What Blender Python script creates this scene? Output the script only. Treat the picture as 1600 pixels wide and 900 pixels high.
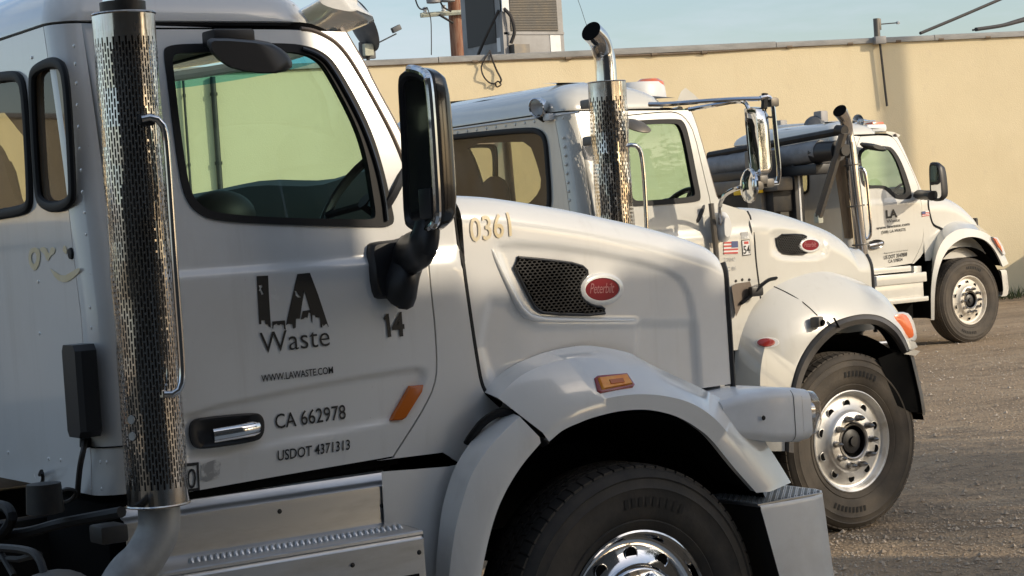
import bpy, bmesh, math, random
import numpy as np
from mathutils import Vector, Matrix, noise
from mathutils.geometry import delaunay_2d_cdt
from mathutils.bvhtree import BVHTree
random.seed(7)
scene = bpy.context.scene
R = math.radians
for o in list(bpy.data.objects): bpy.data.objects.remove(o)
COL = scene.collection

# ------------------------------------------------------------------ camera
# world: X = trucks' forward, Y = trucks' left (away from the camera), Z up, metres
FOC, PHI, ROLL = 3100.0, R(56), R(-3.8)
PITCH = math.atan((450 - 357) / FOC * math.cos(ROLL))
_a = Vector((math.cos(PHI), math.sin(PHI), 0)); _r = Vector((math.sin(PHI), -math.cos(PHI), 0)); _u = Vector((0, 0, 1))
CF = _a * math.cos(PITCH) - _u * math.sin(PITCH)
_up = _u * math.cos(PITCH) + _a * math.sin(PITCH)
CR = _r * math.cos(ROLL) + _up * math.sin(ROLL)
CU = _up * math.cos(ROLL) - _r * math.sin(ROLL)
CAM = Vector((-4.0489, -5.3350, 1.8788))
cd = bpy.data.cameras.new('camera'); cam = bpy.data.objects.new('camera', cd); COL.objects.link(cam)
cam.matrix_world = Matrix(((CR.x, CU.x, -CF.x, CAM.x), (CR.y, CU.y, -CF.y, CAM.y), (CR.z, CU.z, -CF.z, CAM.z), (0, 0, 0, 1)))
cd.sensor_width = 36; cd.lens = FOC / 1600 * 36; cd.clip_start = 0.05; cd.clip_end = 2000
scene.camera = cam

# ------------------------------------------------------------------ light
SUN = Vector((0.34, -0.49, 0.25)).normalized()
elev = math.asin(SUN.z); az = math.atan2(SUN.x, SUN.y)
world = bpy.data.worlds.new('World'); scene.world = world; world.use_nodes = True
wn = world.node_tree.nodes; wl = world.node_tree.links; wn.clear()
sky = wn.new('ShaderNodeTexSky'); sky.sky_type = 'NISHITA'; sky.sun_disc = False
sky.sun_elevation = elev; sky.sun_rotation = az; sky.air_density = 1.0; sky.dust_density = 1.6; sky.ozone_density = 1.2
tc = wn.new('ShaderNodeTexCoord'); mp = wn.new('ShaderNodeMapping'); mp.inputs['Scale'].default_value = (1.6, 1.6, 9)
nz = wn.new('ShaderNodeTexNoise'); nz.inputs['Scale'].default_value = 2.2; nz.inputs['Detail'].default_value = 7; nz.inputs['Roughness'].default_value = .6
cr = wn.new('ShaderNodeValToRGB'); cr.color_ramp.elements[0].position = .44; cr.color_ramp.elements[1].position = .63
cr.color_ramp.elements[0].color = (.04, .04, .04, 1); cr.color_ramp.elements[1].color = (.72, .72, .72, 1)
mx = wn.new('ShaderNodeMix'); mx.data_type = 'RGBA'; mx.inputs[7].default_value = (3.9, 4.4, 4.9, 1)
bg = wn.new('ShaderNodeBackground'); bg.inputs[1].default_value = 0.15; wo = wn.new('ShaderNodeOutputWorld')
wl.new(tc.outputs['Generated'], mp.inputs[0]); wl.new(mp.outputs[0], nz.inputs['Vector']); wl.new(nz.outputs['Fac'], cr.inputs[0])
wl.new(cr.outputs[0], mx.inputs[0]); wl.new(sky.outputs[0], mx.inputs[6]); wl.new(mx.outputs[2], bg.inputs[0]); wl.new(bg.outputs[0], wo.inputs[0])
sd = bpy.data.lights.new('sun', 'SUN'); sd.energy = 2.6; sd.angle = R(.55); sd.color = (1, .86, .66)
so = bpy.data.objects.new('sun', sd); COL.objects.link(so); so.rotation_euler = (-SUN).to_track_quat('-Z', 'Y').to_euler(); so.location = (10, -20, 15)
scene.view_settings.view_transform = 'Standard'; scene.view_settings.look = 'None'; scene.view_settings.gamma = 1
scene.view_settings.exposure = 0.2; scene.view_settings.use_curve_mapping = False
scene.cycles.max_bounces = 10; scene.cycles.transparent_max_bounces = 24; scene.cycles.glossy_bounces = 5
scene.cycles.caustics_reflective = False; scene.cycles.caustics_refractive = False

# ------------------------------------------------------------------ materials
MATS = {}
def principled(name, col, rough=.5, metal=0., coat=0., spec=.5, emis=None, trans=0.):
    m = bpy.data.materials.new(name); m.use_nodes = True; b = m.node_tree.nodes['Principled BSDF']
    b.inputs['Base Color'].default_value = (*col, 1); b.inputs['Roughness'].default_value = rough; b.inputs['Metallic'].default_value = metal
    b.inputs['Coat Weight'].default_value = coat; b.inputs['Coat Roughness'].default_value = .05; b.inputs['Specular IOR Level'].default_value = spec
    if trans: b.inputs['Transmission Weight'].default_value = trans
    MATS[name] = m
    return m
def nodes(m): return m.node_tree.nodes, m.node_tree.links, m.node_tree.nodes['Principled BSDF']
def vary(m, c2, scale=3., lo=.4, hi=.7, stretch=(1, 1, 1), detail=6, rough2=None, fac=1.0, bump=0., bscale=None, bdist=.01):
    """mix the base colour towards c2 by noise, optionally vary roughness and add fine relief"""
    n, l, b = nodes(m)
    t = n.new('ShaderNodeTexCoord'); mpp = n.new('ShaderNodeMapping'); mpp.inputs['Scale'].default_value = stretch
    nt = n.new('ShaderNodeTexNoise'); nt.inputs['Scale'].default_value = scale; nt.inputs['Detail'].default_value = detail; nt.inputs['Roughness'].default_value = .62
    rp = n.new('ShaderNodeMapRange'); rp.inputs[1].default_value = lo; rp.inputs[2].default_value = hi; rp.inputs[4].default_value = fac
    l.new(t.outputs['Object'], mpp.inputs[0]); l.new(mpp.outputs[0], nt.inputs['Vector']); l.new(nt.outputs['Fac'], rp.inputs[0])
    mxx = n.new('ShaderNodeMix'); mxx.data_type = 'RGBA'
    src = b.inputs['Base Color'].links
    if src: l.new(src[0].from_socket, mxx.inputs[6])
    else: mxx.inputs[6].default_value = b.inputs['Base Color'].default_value
    mxx.inputs[7].default_value = (*c2, 1)
    l.new(rp.outputs[0], mxx.inputs[0]); l.new(mxx.outputs[2], b.inputs['Base Color'])
    if rough2 is not None:
        rr = n.new('ShaderNodeMapRange'); rr.inputs[1].default_value = lo; rr.inputs[2].default_value = hi
        rr.inputs[3].default_value = b.inputs['Roughness'].default_value; rr.inputs[4].default_value = rough2
        l.new(nt.outputs['Fac'], rr.inputs[0]); l.new(rr.outputs[0], b.inputs['Roughness'])
    if bump:
        nb = n.new('ShaderNodeTexNoise'); nb.inputs['Scale'].default_value = bscale or scale * 8; nb.inputs['Detail'].default_value = 5
        bp = n.new('ShaderNodeBump'); bp.inputs['Strength'].default_value = bump; bp.inputs['Distance'].default_value = bdist
        l.new(t.outputs['Object'], nb.inputs['Vector']); l.new(nb.outputs['Fac'], bp.inputs['Height']); l.new(bp.outputs[0], b.inputs['Normal'])
    return m
def glass(name, tint, refl=1.0, dirt=.0):
    m = bpy.data.materials.new(name); m.use_nodes = True; n = m.node_tree.nodes; l = m.node_tree.links; n.clear()
    tr = n.new('ShaderNodeBsdfTransparent'); tr.inputs[0].default_value = (*tint, 1)
    gl = n.new('ShaderNodeBsdfGlossy'); gl.inputs['Roughness'].default_value = .02; gl.inputs[0].default_value = (.9, .9, .9, 1)
    lw_ = n.new('ShaderNodeLayerWeight'); lw_.inputs[0].default_value = .5
    pw = n.new('ShaderNodeMath'); pw.operation = 'POWER'; pw.inputs[1].default_value = 5; l.new(lw_.outputs['Facing'], pw.inputs[0])
    fr = n.new('ShaderNodeMath'); fr.operation = 'MULTIPLY_ADD'; fr.inputs[1].default_value = .92; fr.inputs[2].default_value = .045; l.new(pw.outputs[0], fr.inputs[0])
    mu = n.new('ShaderNodeMath'); mu.operation = 'MULTIPLY'; mu.inputs[1].default_value = refl
    ms = n.new('ShaderNodeMixShader'); out = n.new('ShaderNodeOutputMaterial')
    l.new(fr.outputs[0], mu.inputs[0]); l.new(mu.outputs[0], ms.inputs[0]); l.new(tr.outputs[0], ms.inputs[1]); l.new(gl.outputs[0], ms.inputs[2])
    if dirt:
        df = n.new('ShaderNodeBsdfDiffuse'); df.inputs[0].default_value = (.5, .46, .4, 1)
        tn = n.new('ShaderNodeTexNoise'); tn.inputs['Scale'].default_value = 5; tn.inputs['Detail'].default_value = 6
        tcx = n.new('ShaderNodeTexCoord'); l.new(tcx.outputs['Object'], tn.inputs['Vector'])
        rp = n.new('ShaderNodeMapRange'); rp.inputs[1].default_value = .35; rp.inputs[2].default_value = .75; rp.inputs[4].default_value = dirt
        m2 = n.new('ShaderNodeMixShader'); l.new(tn.outputs[0], rp.inputs[0]); l.new(rp.outputs[0], m2.inputs[0]); l.new(ms.outputs[0], m2.inputs[1]); l.new(df.outputs[0], m2.inputs[2]); l.new(m2.outputs[0], out.inputs[0])
    else: l.new(ms.outputs[0], out.inputs[0])
    MATS[name] = m
    return m
def road_film(m, z0=.45, z1=1.5, col=(.30, .26, .21), amount=.35):
    """dust that has settled on the lower flanks of a vehicle (object space height, broken up by noise)"""
    n, l, b = nodes(m)
    t = n.new('ShaderNodeTexCoord'); sx = n.new('ShaderNodeSeparateXYZ'); l.new(t.outputs['Object'], sx.inputs[0])
    rz = n.new('ShaderNodeMapRange'); rz.inputs[1].default_value = z1; rz.inputs[2].default_value = z0; rz.inputs[4].default_value = amount; l.new(sx.outputs[2], rz.inputs[0])
    nt = n.new('ShaderNodeTexNoise'); nt.inputs['Scale'].default_value = 6; nt.inputs['Detail'].default_value = 8; nt.inputs['Roughness'].default_value = .7; l.new(t.outputs['Object'], nt.inputs['Vector'])
    mu = n.new('ShaderNodeMath'); mu.operation = 'MULTIPLY'; l.new(rz.outputs[0], mu.inputs[0]); l.new(nt.outputs[0], mu.inputs[1])
    mxx = n.new('ShaderNodeMix'); mxx.data_type = 'RGBA'; mxx.inputs[7].default_value = (*col, 1)
    src = b.inputs['Base Color'].links
    if src: l.new(src[0].from_socket, mxx.inputs[6])
    else: mxx.inputs[6].default_value = b.inputs['Base Color'].default_value
    l.new(mu.outputs[0], mxx.inputs[0]); l.new(mxx.outputs[2], b.inputs['Base Color'])
    return m

M = MATS
vary(principled('added_container_steel', (.12, .13, .145), .6), (.16, .15, .14), 3)
def worn_paint(name, c, c2, streak):
    m = vary(principled(name, c, .2, coat=1.), c2, 2.2, .5, .75, rough2=.3)
    vary(m, streak, 5.5, .56, .8, stretch=(2.2, 2.2, .16), fac=.45); vary(m, (.33, .28, .22), 90, .74, .8, detail=2, fac=.5)
    return road_film(m, z0=.35, z1=1.45, amount=.5)
worn_paint('white_paint', (.79, .785, .765), (.73, .72, .69), (.60, .58, .54)); worn_paint('cream_paint', (.67, .655, .60), (.62, .60, .54), (.5, .47, .41))
vary(principled('white_plastic', (.74, .74, .73), .4), (.6, .58, .54), 4, .5, .8)
principled('black_plastic', (.018, .018, .02), .42)
vary(principled('black_gloss', (.008, .008, .01), .12, coat=.4), (.02, .02, .02), 5)
principled('black_rubber', (.009, .009, .010), .6, spec=.3)
vary(principled('flare_rubber', (.10, .092, .085), .55), (.05, .047, .045), 6)
vary(principled('dark_metal', (.02, .02, .021), .55, metal=.3), (.045, .038, .03), 7)
principled('void_black', (.004, .004, .004), .9, spec=.1)
vary(principled('tyre_rubber', (.028, .026, .024), .75), (.075, .062, .05), 5, .4, .75, bump=.25, bscale=60, bdist=.004)
vary(principled('dusty_tyre', (.05, .043, .036), .8), (.105, .085, .064), 4, .35, .7, bump=.25, bscale=60, bdist=.004)
vary(principled('chrome', (.72, .72, .73), .07, metal=1), (.5, .48, .45), 7, .5, .8, rough2=.2)
vary(principled('stack_chrome', (.66, .64, .62), .09, metal=1), (.30, .26, .22), 9, .45, .75, stretch=(1, 1, .35), rough2=.34)
vary(M['stack_chrome'], (.42, .31, .19), 2.6, .5, .75, stretch=(1, 1, 1.6), fac=.7)
vary(principled('worn_pipe', (.42, .415, .40), .45, metal=.35), (.26, .25, .235), 5, .4, .7, rough2=.65)
vary(principled('pipe_dark', (.075, .068, .06), .5, metal=.8), (.035, .03, .027), 8, .4, .7)
vary(principled('aluminium', (.56, .56, .56), .34, metal=.88), (.38, .37, .35), 6, .45, .75, stretch=(.4, 1, 2), rough2=.5)
vary(principled('silver_paint', (.68, .69, .70), .42, metal=.2, coat=.3), (.58, .58, .58), 6)
vary(principled('pod_paint', (.82, .83, .84), .4, coat=.3), (.74, .74, .74), 6)
vary(principled('rim_alloy', (.70, .69, .67), .42, metal=.75), (.42, .38, .33), 9, .5, .75, rough2=.5)
vary(principled('rim_cream', (.74, .69, .60), .42, metal=.15), (.5, .44, .36), 9, .5, .75)
principled('lug_steel', (.34, .33, .32), .3, metal=1)
principled('amber', (.95, .30, .012), .2, coat=.5); vary(M['amber'], (1., .42, .04), 30, .4, .6)
principled('amber_dark', (.55, .13, .008), .25, coat=.4)
principled('red_lens', (.30, .03, .025), .2, coat=.5)
principled('lamp_orange', (.75, .16, .05), .2, coat=.6)
principled('emblem_red', (.21, .003, .012), .4, spec=.25)
principled('decal_black', (.012, .012, .013), .45)
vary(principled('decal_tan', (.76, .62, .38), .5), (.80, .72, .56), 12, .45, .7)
vary(principled('decal_grey', (.35, .35, .35), .5), (.7, .7, .68), 30, .45, .6)
principled('decal_white', (.78, .78, .77), .45); principled('decal_red', (.55, .07, .06), .45); principled('decal_blue', (.07, .09, .22), .45)
principled('yellow', (.85, .52, .02), .4)
glass('glass_green', (.74, .92, .86), .75, .012); glass('glass_band', (.22, .58, .64), .7)
glass('glass_bronze', (.62, .52, .42), .8, .12)
glass('lens_clear', (.9, .9, .9), 1.6)
principled('mirror', (.85, .85, .85), .015, metal=1)
principled('cab_trim', (.035, .036, .037), .6); principled('cab_liner', (.20, .165, .13), .8); principled('seat', (.05, .045, .042), .8)
vary(principled('tarp', (.17, .172, .18), .5), (.27, .275, .285), 5, .4, .7, bump=.3, bscale=9, bdist=.03)
vary(principled('steel_grey', (.13, .125, .12), .5, metal=.5), (.20, .17, .13), 6)
vary(principled('tan_grain', (.34, .25, .15), .75), (.20, .13, .08), 6, .35, .7, stretch=(6, 6, .6))
vary(principled('pole_wood', (.22, .085, .045), .85), (.34, .2, .13), 5, .4, .65, stretch=(6, 6, .5), bump=.5, bscale=20)
vary(principled('crossarm', (.52, .53, .42), .8), (.36, .36, .3), 6)
vary(principled('hvac_metal', (.29, .285, .285), .55, metal=.2), (.22, .21, .2), 3, .4, .7)
principled('hvac_coil', (.045, .04, .035), .6)
vary(principled('dish_grey', (.085, .09, .098), .55), (.13, .13, .13), 5)
vary(principled('coping', (.40, .39, .37), .8), (.25, .245, .23), 5, .35, .7, stretch=(.5, .5, 2), bump=.3, bscale=30)
vary(principled('cable', (.03, .027, .025), .6), (.05, .04, .035), 9)
vary(principled('conduit', (.16, .12, .085), .7), (.25, .19, .13), 5)
vary(principled('leaf', (.05, .085, .022), .6), (.09, .12, .035), 3)
vary(principled('grass_blade', (.055, .085, .02), .7), (.11, .11, .04), 5)
vary(principled('bark', (.12, .085, .06), .9), (.06, .045, .035), 8)
vary(principled('shade_building_wall', (.09, .088, .085), .85), (.07, .068, .066), 1.2)
vary(principled('bounce_concrete', (.56, .54, .50), .9), (.46, .44, .40), 1.5)
vary(principled('pale_wall', (.80, .79, .77), .85), (.74, .73, .70), 1.2)
st = vary(principled('stucco', (.82, .695, .46), .92, spec=.15), (.75, .625, .405), .35, .38, .68, bump=.35, bscale=55, bdist=.012)
vary(st, (.83, .70, .47), 1.6, .52, .8, fac=.7); vary(st, (.62, .48, .29), .8, .58, .82, stretch=(1, 1, .16), fac=.6); vary(st, (.70, .58, .40), 6, .62, .74, detail=3, fac=.35)
gd = vary(principled('dirt', (.44, .325, .215), .95, spec=.1), (.30, .225, .15), .5, .35, .68, bump=.9, bscale=38, bdist=.03)
vary(gd, (.17, .13, .095), 1.3, .52, .72, stretch=(.22, 2.2, 1), fac=.6); vary(gd, (.47, .37, .255), 1.7, .5, .78, fac=.8); vary(gd, (.17, .135, .10), 9, .5, .72, fac=.8); vary(gd, (.52, .44, .34), 46, .56, .72, fac=.8)
vary(principled('pebble', (.34, .27, .2), .9), (.5, .43, .35), 2, .4, .65)

# ------------------------------------------------------------------ object helpers
def tag(o, label=None, cat=None, group=None, kind=None):
    if label: o['label'] = label
    if cat: o['category'] = cat
    if group: o['group'] = group
    if kind: o['kind'] = kind
    return o
def empty(name, loc, label, cat, group=None):
    o = bpy.data.objects.new(name, None); COL.objects.link(o); o.location = loc; o.empty_display_size = .3
    return tag(o, label, cat, group)
def wloc(o):
    v = Vector((0, 0, 0))
    while o: v += Vector(o.location); o = o.parent
    return v
def add(name, verts, faces, mat, parent=None, smooth=True, sharp=38, origin=None, kind=None):
    """one mesh object from world-space vertices; a child keeps its parent's origin"""
    base = wloc(parent) if parent else (Vector(origin) if origin else Vector((0, 0, 0)))
    me = bpy.data.meshes.new(name)
    me.from_pydata([(v[0] - base.x, v[1] - base.y, v[2] - base.z) for v in verts], [], faces)
    o = bpy.data.objects.new(name, me); COL.objects.link(o); me.materials.append(M[mat])
    if parent: o.parent = parent
    else: o.location = base
    if smooth and len(me.polygons):
        me.polygons.foreach_set('use_smooth', [True] * len(me.polygons)); me.set_sharp_from_angle(angle=R(sharp))
    me.update()
    if kind: o['kind'] = kind
    return o
class MB:
    """collects shapes for one mesh"""
    def __init__(s): s.v = []; s.f = []
    def put(s, vs, fs):
        b = len(s.v); s.v += [tuple(v) for v in vs]; s.f += [tuple(i + b for i in f) for f in fs]; return s
    def box(s, c, d, rz=0., bev=.0, rot=None):
        """box with chamfered edges"""
        hx, hy, hz = d[0] / 2, d[1] / 2, d[2] / 2; b = min(bev, hx * .9, hy * .9, hz * .9)
        m = rot if rot is not None else Matrix.Rotation(rz, 3, 'Z')
        bm = bmesh.new(); bmesh.ops.create_cube(bm, size=1)
        for v in bm.verts: v.co = Vector((v.co.x * d[0], v.co.y * d[1], v.co.z * d[2]))
        if b > 0: bmesh.ops.bevel(bm, geom=bm.edges[:], offset=b, segments=2, affect='EDGES', profile=.6)
        bm.verts.index_update()
        s.put([m @ v.co + Vector(c) for v in bm.verts], [[v.index for v in f.verts] for f in bm.faces]); bm.free(); return s
    def tube(s, pts, r, seg=10, closed=False, caps=True, flat=1.0, upv=None):
        """sweep a circle (flat<1 squashes it along the frame's second axis); r may be a list"""
        P = [Vector(p) for p in pts]; n = len(P); rs = r if isinstance(r, (list, tuple)) else [r] * n
        T = []
        for i in range(n):
            a = P[(i + 1) % n] if (closed or i < n - 1) else P[i]; b = P[i - 1] if (closed or i > 0) else P[i]
            t = (a - b); T.append(t.normalized() if t.length > 1e-9 else Vector((0, 0, 1)))
        ref = Vector(upv) if upv else (Vector((0, 0, 1)) if abs(T[0].z) < .9 else Vector((1, 0, 0)))
        N = ref - T[0] * ref.dot(T[0]); N.normalize()
        base = len(s.v)
        for i in range(n):
            if upv: N = Vector(upv) - T[i] * Vector(upv).dot(T[i])
            else: N = N - T[i] * N.dot(T[i])
            N.normalize(); B = T[i].cross(N)
            for k in range(seg):
                a = 2 * math.pi * k / seg; s.v.append(tuple(P[i] + (B * math.cos(a) + N * math.sin(a) * flat) * rs[i]))
        for i in range(n if closed else n - 1):
            for k in range(seg):
                a = base + i * seg; b = base + ((i + 1) % n) * seg
                s.f.append((a + k, a + (k + 1) % seg, b + (k + 1) % seg, b + k))
        if caps and not closed:
            s.f.append(tuple(base + k for k in range(seg))[::-1]); s.f.append(tuple(base + (n - 1) * seg + k for k in range(seg)))
        return s
    def lathe(s, prof, c, axis, seg=48, a0=0., a1=2 * math.pi):
        """prof: (radius, offset along axis)"""
        ax = Vector(axis).normalized(); ref = Vector((0, 0, 1)) if abs(ax.z) < .9 else Vector((1, 0, 0)); u = ref.cross(ax).normalized(); w = ax.cross(u)
        full = abs(a1 - a0 - 2 * math.pi) < 1e-6; ns = seg if full else seg + 1; base = len(s.v); c = Vector(c)
        for r_, h in prof:
            for k in range(ns):
                t = a0 + (a1 - a0) * k / seg; s.v.append(tuple(c + ax * h + (u * math.cos(t) + w * math.sin(t)) * r_))
        for i in range(len(prof) - 1):
            for k in range(seg):
                k2 = (k + 1) % ns; s.f.append((base + i * ns + k, base + i * ns + k2, base + (i + 1) * ns + k2, base + (i + 1) * ns + k))
        return s
    def loft(s, rings, closed=False, cap0=False, cap1=False):
        n = len(rings[0]); base = len(s.v)
        for r_ in rings: s.v += [tuple(p) for p in r_]
        m = n if closed else n - 1
        for i in range(len(rings) - 1):
            for k in range(m):
                a = base + i * n; b = a + n; s.f.append((a + k, a + (k + 1) % n, b + (k + 1) % n, b + k))
        if cap0: s.f.append(tuple(base + k for k in range(n))[::-1])
        if cap1: s.f.append(tuple(base + (len(rings) - 1) * n + k for k in range(n)))
        return s
    def build(s, name, mat, parent=None, **kw): return add(name, s.v, s.f, mat, parent, **kw)
def resample(pts, n, closed=False):
    P = [Vector(p) for p in pts]
    if closed: P = P + [P[0]]
    L = [0.]
    for a, b in zip(P, P[1:]): L.append(L[-1] + (b - a).length)
    out = []; j = 0; m = n if closed else n - 1
    for i in range(n):
        d = L[-1] * i / m
        while j < len(L) - 2 and L[j + 1] < d: j += 1
        t = (d - L[j]) / max(1e-9, L[j + 1] - L[j]); out.append(P[j].lerp(P[j + 1], min(1, max(0, t))))
    return out
def chaikin(pts, it=2, closed=False):
    P = [Vector(p) for p in pts]
    for _ in range(it):
        Q = []; n = len(P)
        if closed:
            for i in range(n): a, b = P[i], P[(i + 1) % n]; Q += [a * .75 + b * .25, a * .25 + b * .75]
        else:
            Q = [P[0]]
            for i in range(n - 1): a, b = P[i], P[i + 1]; Q += [a * .75 + b * .25, a * .25 + b * .75]
            Q.append(P[-1])
        P = Q
    return P
def spline(pts, n):
    """Catmull-Rom through the points"""
    P = [Vector(p) for p in pts]; out = []; m = len(P) - 1
    for i in range(n):
        t = i / (n - 1) * m; j = min(int(t), m - 1); t -= j
        p0 = P[j - 1] if j > 0 else P[j] * 2 - P[j + 1]; p1, p2 = P[j], P[j + 1]; p3 = P[j + 2] if j + 2 <= m else P[j + 1] * 2 - P[j]
        out.append(.5 * ((2 * p1) + (p2 - p0) * t + (2 * p0 - 5 * p1 + 4 * p2 - p3) * t * t + (3 * p1 - p0 - 3 * p2 + p3) * t ** 3))
    return out
def arr(pts): return np.array([(p[0], p[1]) for p in pts], float)
def inside(P, q):
    """P (n,2) points in polygon q"""
    c = np.zeros(len(P), bool); x, y = P[:, 0], P[:, 1]; j = len(q) - 1
    for i in range(len(q)):
        xi, yi = q[i]; xj, yj = q[j]
        k = ((yi > y) != (yj > y)); den = (yj - yi) if yj != yi else 1e-12
        c ^= k & (x < (xj - xi) * (y - yi) / den + xi); j = i
    return c
def pdist(P, q, closed=True):
    d = np.full(len(P), 1e9); n = len(q)
    for i in range(n if closed else n - 1):
        a = q[i]; b = q[(i + 1) % n]; ab = b - a; L = max(1e-12, ab @ ab)
        t = np.clip(((P - a) @ ab) / L, 0, 1); d = np.minimum(d, np.hypot(*(P - (a + t[:, None] * ab)).T))
    return d
def panel(name, outline, holes, mapf, mat, parent, step=.03, rim=None, build=True, mb=None, sharp=38):
    """curved sheet: 2D outline with holes, filled by a triangulated grid, lifted to 3D by mapf(a, b); rim = vector the edges turn in by"""
    O = arr(outline); Hs = [arr(h) for h in holes]
    lo, hi = O.min(0), O.max(0)
    g = [(x + (step / 2 if (j % 2) else 0), y) for j, y in enumerate(np.arange(lo[1] + step / 2, hi[1], step * .87)) for x in np.arange(lo[0] + step / 2, hi[0], step)]
    G = np.array(g) if g else np.zeros((0, 2))
    if len(G):
        k = inside(G, O) & (pdist(G, O) > step * .35)
        for h in Hs: k &= ~inside(G, h) & (pdist(G, h) > step * .35)
        G = G[k]
    pts = []; edges = []
    for poly in [O] + Hs:
        b = len(pts); n = len(poly); pts += [Vector((float(p[0]), float(p[1]))) for p in poly]; edges += [(b + i, b + (i + 1) % n) for i in range(n)]
    pts += [Vector((float(p[0]), float(p[1]))) for p in G]
    v2, e2, f2, ov, oe, of = delaunay_2d_cdt(pts, edges, [], 0, 1e-6)
    A2 = np.array([(v.x, v.y) for v in v2]); FI = np.array([tuple(f) for f in f2]); ce = A2[FI].mean(1); keep = inside(ce, O)
    for h in Hs: keep &= ~inside(ce, h)
    F = [tuple(int(i) for i in f) for f in FI[keep]]; V = [mapf(v.x, v.y) for v in v2]
    if rim is not None:
        cnt = {}
        for f in F:
            for i in range(len(f)):
                e = (f[i], f[(i + 1) % len(f)]); cnt[tuple(sorted(e))] = cnt.get(tuple(sorted(e)), 0) + 1
        rv = Vector(rim); newi = {}
        for f in list(F):
            for i in range(len(f)):
                a, b = f[i], f[(i + 1) % len(f)]
                if cnt[tuple(sorted((a, b)))] == 1:
                    for q in (a, b):
                        if q not in newi: newi[q] = len(V); V.append(Vector(V[q]) + rv)
                    F.append((b, a, newi[a], newi[b]))
    if mb is not None: mb.put(V, F); return mb
    return add(name, V, F, mat, parent, sharp=sharp)
def text_mesh(s, bold=0., shear=0., spacing=1., cuts=0):
    c = bpy.data.curves.new('text', 'FONT'); c.body = s; c.size = 1; c.offset = bold; c.shear = shear; c.space_character = spacing; c.resolution_u = 3
    o = bpy.data.objects.new('text', c); COL.objects.link(o); dg = bpy.context.evaluated_depsgraph_get(); dg.update()
    me = bpy.data.meshes.new_from_object(o.evaluated_get(dg)); V = [v.co.copy() for v in me.vertices]; F = [tuple(p.vertices) for p in me.polygons]
    if cuts:
        bm = bmesh.new(); bm.from_mesh(me); bmesh.ops.triangulate(bm, faces=bm.faces[:])
        for _ in range(cuts): bmesh.ops.subdivide_edges(bm, edges=[e for e in bm.edges if e.calc_length() > .12], cuts=1, use_grid_fill=False); bmesh.ops.triangulate(bm, faces=bm.faces[:])
        bm.verts.index_update(); V = [v.co.copy() for v in bm.verts]; F = [tuple(v.index for v in f.verts) for f in bm.faces]; bm.free()
    bpy.data.objects.remove(o); bpy.data.curves.remove(c); bpy.data.meshes.remove(me)
    return V, F
def hit(o, px, py):
    """where the sight line of a measured point meets a built surface (position, outward normal)"""
    b = wloc(o); t = BVHTree.FromPolygons([v.co + b for v in o.data.vertices], [tuple(p.vertices) for p in o.data.polygons]) if o.name not in BV else BV[o.name]
    BV[o.name] = t; p, n, i, d = t.ray_cast(CAM, ray(px, py).normalized())
    if p is None: return None, None
    return p, (n if n.dot(ray(px, py)) < 0 else -n)
BV = {}
def lens_hit(o, name, px, th, mat, parent, shrink=.15, it=0, sink=.01):
    c0 = hit(o, sum(p[0] for p in px) / len(px), sum(p[1] for p in px) / len(px)); nn = c0[1]; rg0 = []
    for x, y in px:
        h = hit(o, x, y)[0]; rg0.append(h if h is not None and (h - c0[0]).length < .5 else c0[0])
    if it: rg0 = chaikin(rg0, it, True)
    c = sum(rg0, Vector()) / len(rg0)
    return MB().loft([[p - nn * sink for p in rg0], [p + nn * th * .6 for p in rg0], [p + (c - p) * shrink + nn * th for p in rg0]], closed=True, cap1=True).build(name, mat, parent, sharp=40)
def ray(px, py): return CF + CR * ((px - 800) / FOC) + CU * ((450 - py) / FOC)
# measured points of the photograph, read off on a plane of known position -> metres
def UY(px, py, y): q = ray(px, py); return CAM + q * ((y - CAM.y) / q.y)
def UX(px, py, x): q = ray(px, py); return CAM + q * ((x - CAM.x) / q.x)
def UZ(px, py, z): q = ray(px, py); return CAM + q * ((z - CAM.z) / q.z)
def smooth01(t): t = min(1., max(0., t)); return t * t * (3 - 2 * t)
# ------------------------------------------------------------------ setting
def gz(x, y):
    s = x * .77 + y * .64
    h = -.033 * smooth01(s / 5.) + .133 * smooth01((s - 6) / 12.5)
    return h + (.018 * noise.noise(Vector((x * .8, y * .8, 3))) + .01 * noise.noise(Vector((x * 2.7, y * 2.7, 8)))) * smooth01((s - 5.2) / 2)
def axis_steps(lo, hi, st, far):
    return [-v for v in far[::-1]] + list(np.arange(lo, hi, st)) + [v + hi for v in far]
gx = axis_steps(-8, 30, .3, [12, 25, 60, 150, 400]); gy = axis_steps(-12, 26, .3, [14, 25, 60, 150, 400])
gv = [(x, y, gz(x, y)) for y in gy for x in gx]; nx_ = len(gx)
gf = [(j * nx_ + i, j * nx_ + i + 1, (j + 1) * nx_ + i + 1, (j + 1) * nx_ + i) for j in range(len(gy) - 1) for i in range(nx_ - 1)]
ground = tag(add('ground', gv, gf, 'dirt'), kind='structure')
# loose stones on the packed dirt, too many to count
pb = MB(); rg = random.Random(3)
for i in range(17000):
    d = 8.3 + 20 * rg.random() ** 2.2; sx_ = .10 + .17 * rg.random()
    p = CAM + (_a + _r * sx_) * d; x, y = p.x, p.y
    s = rg.uniform(.004, .012) * (2.2 if rg.random() < .06 else 1)
    z = gz(x, y) + s * .25; q = [(1, 0, 0), (-.2, .9, .1), (-.9, -.3, 0), (.1, -1, 0), (0, .1, .75)]
    a = rg.random() * 6.28; ca, sa = math.cos(a), math.sin(a)
    pb.put([(x + (u * ca - v * sa) * s, y + (u * sa + v * ca) * s * .8, z + w * s) for u, v, w in q], [(0, 1, 4), (1, 2, 4), (2, 3, 4), (3, 0, 4)])
g_ = pb.build('gravel', 'pebble', kind='stuff', smooth=False); tag(g_, 'loose brown stones scattered over the packed dirt yard', 'gravel')

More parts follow.
